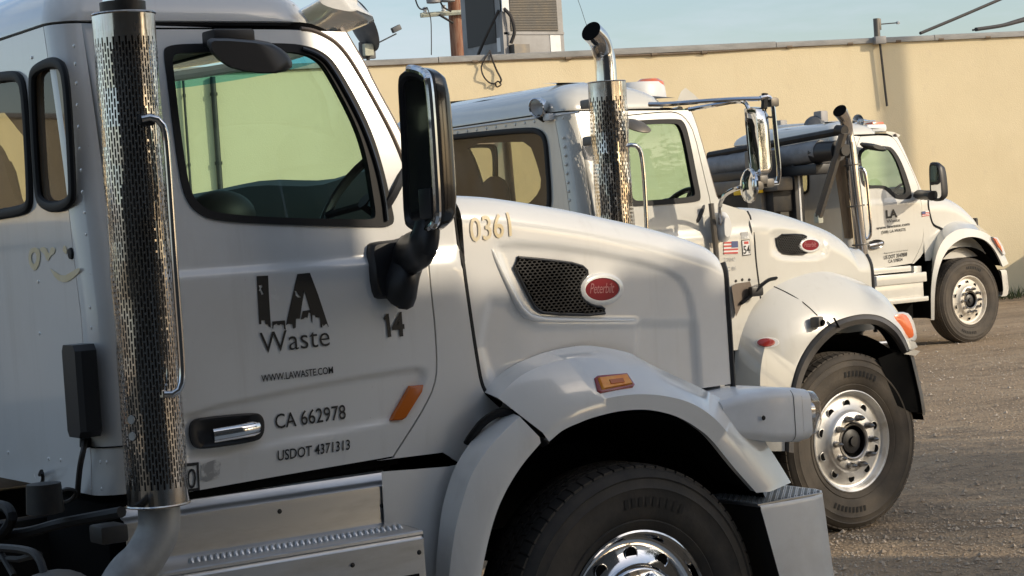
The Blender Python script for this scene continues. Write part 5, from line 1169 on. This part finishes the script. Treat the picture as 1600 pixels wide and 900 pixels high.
fw2 = MB().lathe([(0, .2), (.2, .2), (.21, .22), (.21, .4), (0, .4)], O2 + Vector((0, 0, .525)), (0, 1, 0), 28).build('front_wheel', 'dark_metal', t2)
wheel(fw2, (O2.x, 0, .525 + O2.z), O2.y, tyre='dusty_tyre', rim='rim_alloy', hub='dark')
# bumper: pale front, black plate painting the shade inside its open end
pl2 = [(.50, -.02), (.545, .0), (.575, .05), (.60, .2), (.64, .6), (.655, 1.225)]; pl2 = pl2 + [(x, 2.45 - y) for x, y in pl2[-2::-1]]
b2 = MB().loft([[O2 + Vector((x + dx, y, z)) for x, y in pl2] for z, dx in ((1.03, -.06), (1.02, -.03), (.9, .0), (.75, .035), (.64, .05), (.62, .045))]).build('front_bumper', 'steel_grey', t2, sharp=40)
MB().loft([[T2.P(x, y, .0) for x, y in ((1372, 560), (1395, 551), (1418, 546), (1426, 572), (1434, 610), (1441, 645), (1424, 644), (1402, 634))], [T2.P(x, y, .03) for x, y in ((1372, 560), (1395, 551), (1418, 546), (1426, 572), (1434, 610), (1441, 645), (1424, 644), (1402, 634))]], closed=True, cap0=True, cap1=True).build('bumper_end_shade', 'void_black', b2, smooth=False)
MB().loft([[T2.P(x, y, dy) for x, y in ((1404, 540), (1412, 532), (1430, 534), (1434, 542), (1424, 547), (1408, 549))] for dy in (.0, .35)], closed=True, cap0=True, cap1=True).build('lower_valance', 'cream_paint', t2, sharp=25)
MB().loft([[T2.P(x, y, dy) for x, y in ((1412, 553), (1428, 546), (1438, 549), (1430, 556))] for dy in (-.02, .4)], closed=True, cap0=True, cap1=True).build('bumper_lip', 'aluminium', b2, sharp=25)
for y in (.80, 1.65): MB().box(O2 + Vector((-3., y, .92)), (7.0, .09, .28), bev=.01).build('frame_rail', 'dark_metal', t2)
MB().box(O2 + Vector((-.1, 1.225, 1.0)), (.9, .8, .7), bev=.08).build('engine_block', 'void_black', t2); MB().tube([O2 + Vector((0, .2, .5)), O2 + Vector((0, 2.25, .5))], .07, 12).build('front_axle', 'dark_metal', t2)
MB().box(O2 + Vector((-1.25, .1, .85)), (.85, .28, .06), bev=.01).build('cab_step', 'aluminium', t2); MB().box(O2 + Vector((-1.25, .12, .5)), (.85, .28, .06), bev=.01).build('cab_step', 'aluminium', t2)
MB().tube([T2.P(1358, 538, .3), T2.P(1392, 535, .3), T2.P(1425, 541, .25)], .012, 6).build('support_bar', 'aluminium', t2)

MB().box(O2 + Vector((-1.25, .34, .68)), (.9, .3, .7), bev=.02).build('step_box', 'aluminium', t2)
for x in (-5.0, -6.35): rear_axle(T2, x)
# ------------------------------------------------------------------ far truck with tarp roller
T3 = Truck('truck', (14.25, 11.73, .10), 'far white truck with grey tarp roller behind its sunlit LA Waste door'); T3.zg = 2.62; O3 = T3.O
S3_ = dict(xr=-1.86, zb=1.05, roof_front=-1.06, roof_h=.17, dash_z=1.95,
    door=[(1331, 214), (1385, 211), (1397, 216), (1408, 234), (1424, 265), (1436, 295), (1439, 312), (1442, 345), (1443, 371), (1435, 394), (1425, 411), (1425, 411.5), (1362, 421), (1357, 421), (1345, 320)],
    win_out=[(1339, 229), (1388, 228), (1397, 235), (1407, 251), (1417, 277), (1425, 306), (1421, 311), (1401, 311), (1393, 305), (1385, 297), (1377, 293), (1348, 295), (1343, 267)],
    win_in=[(1343, 233), (1386, 232), (1393, 238), (1402, 254), (1410, 279), (1417, 303), (1403, 305), (1396, 301), (1388, 293), (1379, 289), (1350, 290), (1347, 267)],
    bottom=[(1428, 412), (1438, 402), (1452, 380), (1462, 366)], front=[(1461, 360), (1457, 352), (1453, 338), (1449, 316), (1447, 304), (1441, 300), (1434, 284), (1421, 254), (1409, 227), (1402, 214)],
    pillar=[(1400, 209), (1409, 226), (1421, 254), (1434, 284), (1442, 303)],
    rear_windows=[[(1246, 262), (1249, 255), (1258, 254), (1264, 262), (1265, 296), (1261, 302), (1251, 304), (1247, 298)], [(1206, 265), (1210, 259), (1234, 256), (1238, 262), (1239, 300), (1235, 305), (1212, 308), (1207, 303)]])
body3, door3, rear3, roof3 = build_cab(T3, S3_, 'cream_paint'); t3 = T3.root
T3.text('lettering', 'LA', (1384, 341), (1402, 338.5), 12.5, 'decal_black', door3, bold=.05, d=.005); T3.text('lettering', 'Waste', (1385, 348.5), (1406, 345.8), 5, 'decal_black', door3, bold=.0, d=.005)
T3.text('lettering', 'www.lawaste.com', (1369, 359), (1421, 352), 5, 'decal_black', door3, bold=.012, d=.005); T3.text('lettering', '(508) LA-WASTE', (1377, 365.5), (1415, 360.5), 4.6, 'decal_black', door3, bold=.01, d=.005)
T3.text('lettering', 'Registered in United States', (1381, 397), (1418, 391.6), 2.2, 'decal_black', door3, d=.005); T3.text('lettering', 'US DOT 3547808', (1381, 405.5), (1417, 400), 6, 'decal_black', door3, bold=.015, d=.005); T3.text('lettering', 'CA 578024', (1388, 411), (1410, 407.5), 5, 'decal_black', door3, bold=.012, d=.005)
ff = T3.decal('flag_sticker', [(1439.5, 330.5), (1451, 329), (1452, 337), (1440.5, 338.5)], 'decal_white', body3, d=.006)
for i in range(3): T3.decal('flag_stripe', [(1440, 332.4 + 2.4 * i), (1451.3, 331 + 2.4 * i), (1451.4, 332.2 + 2.4 * i), (1440.1, 333.6 + 2.4 * i)], 'decal_red', ff, d=.009)
T3.decal('flag_canton', [(1439.5, 330.5), (1445, 330), (1445.4, 334.2), (1440, 334.8)], 'decal_blue', ff, d=.011)
hq = chaikin([T3.P(x, y, .145) for x, y in ((1357, 378), (1365, 374), (1377, 375), (1381, 380), (1376, 387), (1362, 390), (1357, 386))], 2, True); c_ = sum(hq, Vector()) / len(hq)
h3 = MB().loft([hq, [p + Vector((0, -.02, 0)) for p in hq], [p + (c_ - p) * .4 + Vector((0, -.01, 0)) for p in hq]], closed=True, cap1=True).build('door_handle', 'black_gloss', door3); MB().tube([T3.P(1358, 384, .12), T3.P(1368, 382, .11), T3.P(1378, 380, .12)], .022, 8).build('pull_bar', 'chrome', h3)
ld3 = chaikin([T3.P(x, y, .06) for x, y in ((1353, 226), (1360, 223), (1382, 229), (1386, 236), (1375, 237), (1360, 233))], 1, True); c_ = sum(ld3, Vector()) / len(ld3)
MB().loft([[p + Vector((0, .12, .02)) for p in ld3], ld3, [p + (c_ - p) * .4 + Vector((0, -.04, 0)) for p in ld3]], closed=True, cap1=True).build('lookdown_mirror', 'black_plastic', door3)
# stack with slanted tip, grab bar and tan strip beside it
a = T3.P(1347, 405, .0); b = T3.P(1327, 222, .0); c = T3.P(1324, 205, .0)
es3 = MB().tube([a, a.lerp(b, .5), b], .08, 20).build('exhaust_stack', 'chrome', t3)
tp3 = spline([b - (b - a).normalized() * .05, c, T3.P(1322, 192, -.03), T3.P(1318, 182, -.06), T3.P(1312, 173, -.09)], 14); MB().tube(tp3, [.07] * 9 + [.072, .075, .078, .082, .085], 18, caps=False).build('tail_pipe', 'chrome', es3); MB().tube([tp3[-1], tp3[-3], tp3[-6]], [.080, .074, .066], 18).build('pipe_bore', 'void_black', es3)
for t in (.12, .45, .8): MB().tube([a.lerp(b, t), a.lerp(b, t + .012)], .1, 18).build('stack_clamp', 'steel_grey', es3)
MB().tube(resample(chaikin([T3.P(1341, 262, -.02), T3.P(1349, 263, -.1), T3.P(1353, 275, -.1), T3.P(1357, 320, -.1), T3.P(1361, 366, -.1), T3.P(1357, 373, -.08), T3.P(1350, 374, 0)], 2), 26), .022, 8).build('grab_handle', 'chrome', t3)
bd = [T3.P(x, y, .12) for x, y in ((1311, 246), (1320, 243), (1338, 370), (1329, 372))]
MB().loft([bd, [p + Vector((-.06, .04, 0)) for p in bd]], closed=True, cap0=True, cap1=True).build('stack_strip', 'tan_grain', t3, smooth=False)
# tarp roller and its arms, behind the cab
XT = O3.x - 2.35
tr0 = UX(1283, 236, XT); tr1 = UX(1112, 262, XT); n_ = 18
trl = MB(); rr0 = .128
trl.loft([[tr0.lerp(tr1, i / (n_ - 1)) + Vector((math.cos(t) * (rr0 + .012 * noise.noise(Vector((i * .5, t, 2)))) * (1.05 if math.sin(t) < 0 else 1), 0, math.sin(t) * (rr0 + .014 * noise.noise(Vector((i * .7, t * 1.5, 6)))))) for t in np.linspace(0, 2 * math.pi, 25)[:-1]] for i in range(n_)], closed=True, cap0=True, cap1=True)
tz = trl.build('tarp_roll', 'tarp', t3)
MB().box((tr0 + tr1) / 2 + Vector((.05, 0, -.17)), (.3, (tr1 - tr0).length, .12), bev=.02, rz=math.atan2((tr1 - tr0).y, (tr1 - tr0).x) - math.pi / 2).build('tarp_tray', 'black_plastic', t3)
mo = UX(1284, 238, XT); MB().tube([mo + Vector((0, .1, 0)), mo + Vector((0, -.28, 0))], [.13, .12], 18).build('tarp_motor', 'black_plastic', t3); MB().tube([mo + Vector((0, -.28, 0)), mo + Vector((0, -.4, 0))], .07, 12).build('motor_hub', 'dark_metal', t3)
MB().box(UX(1292, 248, XT) + Vector((0, -.05, 0)), (.1, .2, .12), bev=.03).build('motor_bracket', 'aluminium', t3)
MB().tube([UX(1313, 205, XT), UX(1200, 226, XT), UX(1108, 243, XT)], .045, 8).build('tarp_bow', 'dark_metal', t3)
MB().tube([UX(1108, 243, XT), UX(1112, 262, XT)], .04, 8).build('tarp_link', 'dark_metal', t3)
am_ = [UX(1318, 207, XT - .05), UX(1300, 270, XT - .05), UX(1279, 338, XT - .05)]
MB().tube(am_, .05, 6).build('tarp_arm', 'steel_grey', t3); MB().tube([UX(1320, 204, XT - .05), UX(1308, 203, XT - .05)], .06, 10).build('arm_pivot', 'dark_metal', t3); MB().box(UX(1279, 341, XT - .05), (.08, .08, .12), bev=.015).build('arm_foot', 'crossarm', t3)
MB().box(UX(1243, 300, XT) + Vector((0, 0, -.25)), (.14, .14, 1.5), bev=.02).build('mast_post', 'black_plastic', t3); MB().box(UX(1250, 320, XT) + Vector((0, 0, -.1)), (.03, .03, 1.), bev=.01).build('air_line', 'white_plastic', t3)
# hoist frame behind the cab
MB().box(UX(1190, 262, XT - .3) + Vector((0, 0, -.55)), (.3, .25, 1.5), bev=.02).build('hoist_post', 'steel_grey', t3); MB().box(UX(1165, 292, XT - .3), (.25, 1.4, .16), bev=.02).build('hoist_crossbar', 'steel_grey', t3); MB().box(UX(1160, 312, XT - .2), (.35, 1.5, .36), bev=.03).build('hydraulic_tank', 'dark_metal', t3)
for x, y in ((1156, 299), (1182, 296)): MB().box(UX(x, y, XT - .5), (.06, .17, .09), bev=.01).build('yellow_marker', 'yellow', t3)
for y in (.75, 1.6): MB().box(O3 + Vector((-4.5, y, 1.0)), (6., .12, .25), bev=.02).build('frame_rail', 'dark_metal', t3)
# roof fittings: horn, lamps, light bar
hn = T3.P(1341, 190, .5); ax_ = Vector((-1, -.12, 0)).normalized(); MB().lathe([(.012, -.32), (.014, -.2), (.03, -.1), (.05, -.03), (.085, .0), (.09, .005), (.08, -.005), (.0, -.12)], hn, ax_, 24).build('air_horn', 'chrome', t3)
hn2 = T3.P(1274, 194, .9); hn2.x = O3.x - 1.6
MB().tube([T3.P(1215, 199, 2.0), T3.P(1262, 196, 1.4), T3.P(1317, 192, .6)], .03, 8).build('light_bar', 'white_plastic', t3)
for x, y, dy in ((1283, 190, 1.1), (1220, 204, 2.0)): MB().box(T3.P(x, y, dy), (.12, .14, .26), bev=.02).build('bar_lamp', 'hvac_metal', t3)
p = T3.P(1273, 196, 1.1); MB().lathe([(0, .06), (.08, .05), (.13, .0), (.14, -.04), (0, -.06)], p, (-.6, -.6, .3), 20).build('spot_lamp', 'dish_grey', t3)
p = T3.P(1362, 201, .6); bk = MB().box(p, (.34, .2, .1), bev=.04).build('roof_beacon', 'white_plastic', t3); MB().box(p + Vector((.05, 0, .05)), (.2, .14, .06), bev=.025).build('beacon_lens', 'lamp_orange', bk)
v3 = [(1383, 213), (1385, 205), (1396, 206), (1407, 211), (1403, 215), (1392, 214)]
MB().loft([[T3.P(x, y, dy) for x, y in v3] for dy in (.32, 2.13)], closed=True, cap0=True, cap1=True).build('sun_visor', 'cream_paint', t3, sharp=25)
# mirror
xm = T3.P(1460, 280, -.32).x
def m3(dx, sc):
    o = [UX(x, y, xm) for x, y in ((1451, 258), (1454, 253), (1464, 254), (1469, 262), (1473, 300), (1472, 312), (1466, 315), (1455, 314), (1453, 300))]; c = sum(o, Vector()) / len(o); return chaikin([c + (v - c) * sc + Vector((dx, 0, 0)) for v in o], 2, True)
h3_ = MB().loft([m3(0, .84), m3(-.01, .9), m3(.01, 1.), m3(.05, 1.), m3(.11, .85), m3(.13, .5)], closed=True, cap1=True).build('side_mirror', 'black_plastic', t3); MB().loft([m3(.001, .86), m3(0, .3)], closed=True, cap1=True).build('mirror_glass', 'mirror', h3_)
MB().tube(chaikin([T3.P(1436, 304, .12), T3.P(1443, 305, .0), T3.P(1452, 305, -.2), T3.P(1458, 306, -.3)], 1), .075, 10, flat=.8).build('mirror_arm', 'black_plastic', h3_); MB().tube([T3.P(1447, 300, -.1), T3.P(1448, 312, -.1)], .05, 10).build('arm_knuckle', 'chrome', h3_)
# hood, fender, lamp, bumper, steps, wheel
ht = [UY(x, y, O3.y + .19) for x, y in ((1447, 305), (1470, 304), (1490, 309), (1508, 318), (1522, 329), (1531, 338), (1536, 349))]
H3 = Hood(T3, O3.x - .60, O3.x + .56, [(p.x, p.z + .012) for p in spline(ht, 50)], .15, .24, .2, 1.05)
hood3 = H3.build(36, 'cream_paint', nside=26)
MB().tube([Vector((p.x, T3.surf(p.x, p.y) + .004, p.y)) for p in T3.xz([(1449, 308), (1450, 320), (1454, 340), (1458, 352), (1472, 357), (1484, 368), (1491, 377)], 2, False)], .014, 6).build('hood_seal', 'black_rubber', hood3)
MB().box(O3 + Vector((.54, 1.225, 1.15)), (.04, 1.8, .75), bev=.02).build('grille', 'dark_metal', t3)
Ap = [T3.P(x, y, .19) for x, y in ((1452, 500), (1452, 450), (1455, 400), (1462, 368), (1474, 352), (1492, 345), (1512, 348), (1534, 356), (1550, 370), (1562, 388), (1571, 410))]
B3_ = [(1455, 500), (1455, 452), (1460, 412), (1469, 384), (1482, 367), (1500, 358), (1520, 358), (1540, 364), (1556, 378), (1568, 396), (1576, 412)]
C3_ = [(1460, 500), (1461, 456), (1466, 424), (1476, 398), (1490, 381), (1508, 371.5), (1524, 370.5), (1540, 376), (1553, 389), (1562, 405), (1567, 417)]
fd3 = fender(T3, [(Ap, 0), (B3_, .0), (C3_, -.02)], 44, 'front_fender', 'cream_paint', t3, inner=.2)
l3 = lens_px(T3, 'turn_lamp', [(1549, 370), (1556, 371), (1564, 384), (1569, 398), (1566, 399), (1558, 388)], -.005, .03, 'silver_paint', t3, .06, 0); lens_px(T3, 'lamp_lens', [(1552, 372), (1556, 373), (1563, 385), (1566, 395), (1560, 387)], -.03, .015, 'lamp_orange', l3, .2, 0)
liner(T3, (O3.x, 0, .525 + O3.z), .66, O3.y + .06, O3.y + 1., R(5), R(195), t3)
fw3 = MB().lathe([(0, .2), (.2, .2), (.21, .22), (.21, .4), (0, .4)], O3 + Vector((0, 0, .525)), (0, 1, 0), 28).build('front_wheel', 'dark_metal', t3)
wheel(fw3, (O3.x, 0, .525 + O3.z), O3.y, tyre='dusty_tyre', rim='rim_cream', hub='dark')
pl3 = [(.55, -.01), (.66, .0), (.72, .06), (.76, .25), (.82, .7), (.84, 1.225)]; pl3 = pl3 + [(x, 2.45 - y) for x, y in pl3[-2::-1]]
MB().loft([[O3 + Vector((x + dx, y, z)) for x, y in pl3] for z, dx in ((.86, -.03), (.845, .0), (.78, .01), (.62, .02), (.55, .0), (.53, -.03))]).build('front_bumper', 'cream_paint', t3, sharp=40)
st3 = MB().box(O3 + Vector((-1.27, .13, .98)), (.70, .12, .07), bev=.015).build('cab_step', 'cream_paint', t3)
MB().box(O3 + Vector((-1.2, .08, .87)), (.84, .24, .12), bev=.015).build('step_tread', 'cream_paint', st3); MB().box(O3 + Vector((-1.22, .12, .73)), (.8, .26, .2), bev=.01).build('step_riser', 'cream_paint', st3); MB().box(O3 + Vector((-1.25, .06, .61)), (.86, .3, .06), bev=.015).build('lower_step', 'cream_paint', st3)
MB().box(O3 + Vector((-.74, .24, .80)), (.14, .2, .40), bev=.02).build('step_side_panel', 'cream_paint', t3)
MB().box(O3 + Vector((-1.3, .4, .46)), (.9, .5, .22), bev=.02).build('battery_box', 'void_black', t3); MB().tube([O3 + Vector((0, .2, .5)), O3 + Vector((0, 2.25, .5))], .07, 12).build('front_axle', 'dark_metal', t3)
w3 = fw3
MB().lathe([(.3, .0), (.42, -.02), (.5, .0), (.52, .04), (.52, .24), (.5, .28)], O3 + Vector((0, 2.17, .525)), (0, 1, 0), 48).build('far_tyre', 'dusty_tyre', t3)
MB().box(O3 + Vector((-.1, 1.225, .95)), (1., .8, .6), bev=.08).build('engine_block', 'void_black', t3)

for x in (-5.3, -6.65): rear_axle(T3, x)
# ------------------------------------------------------------------ keep to thing > part > sub-part
def depth(o):
    d = 0
    while o.parent: d += 1; o = o.parent
    return d
for _ in range(3):
    for o in [o for o in COL.objects if depth(o) > 2]: o.parent = o.parent.parent
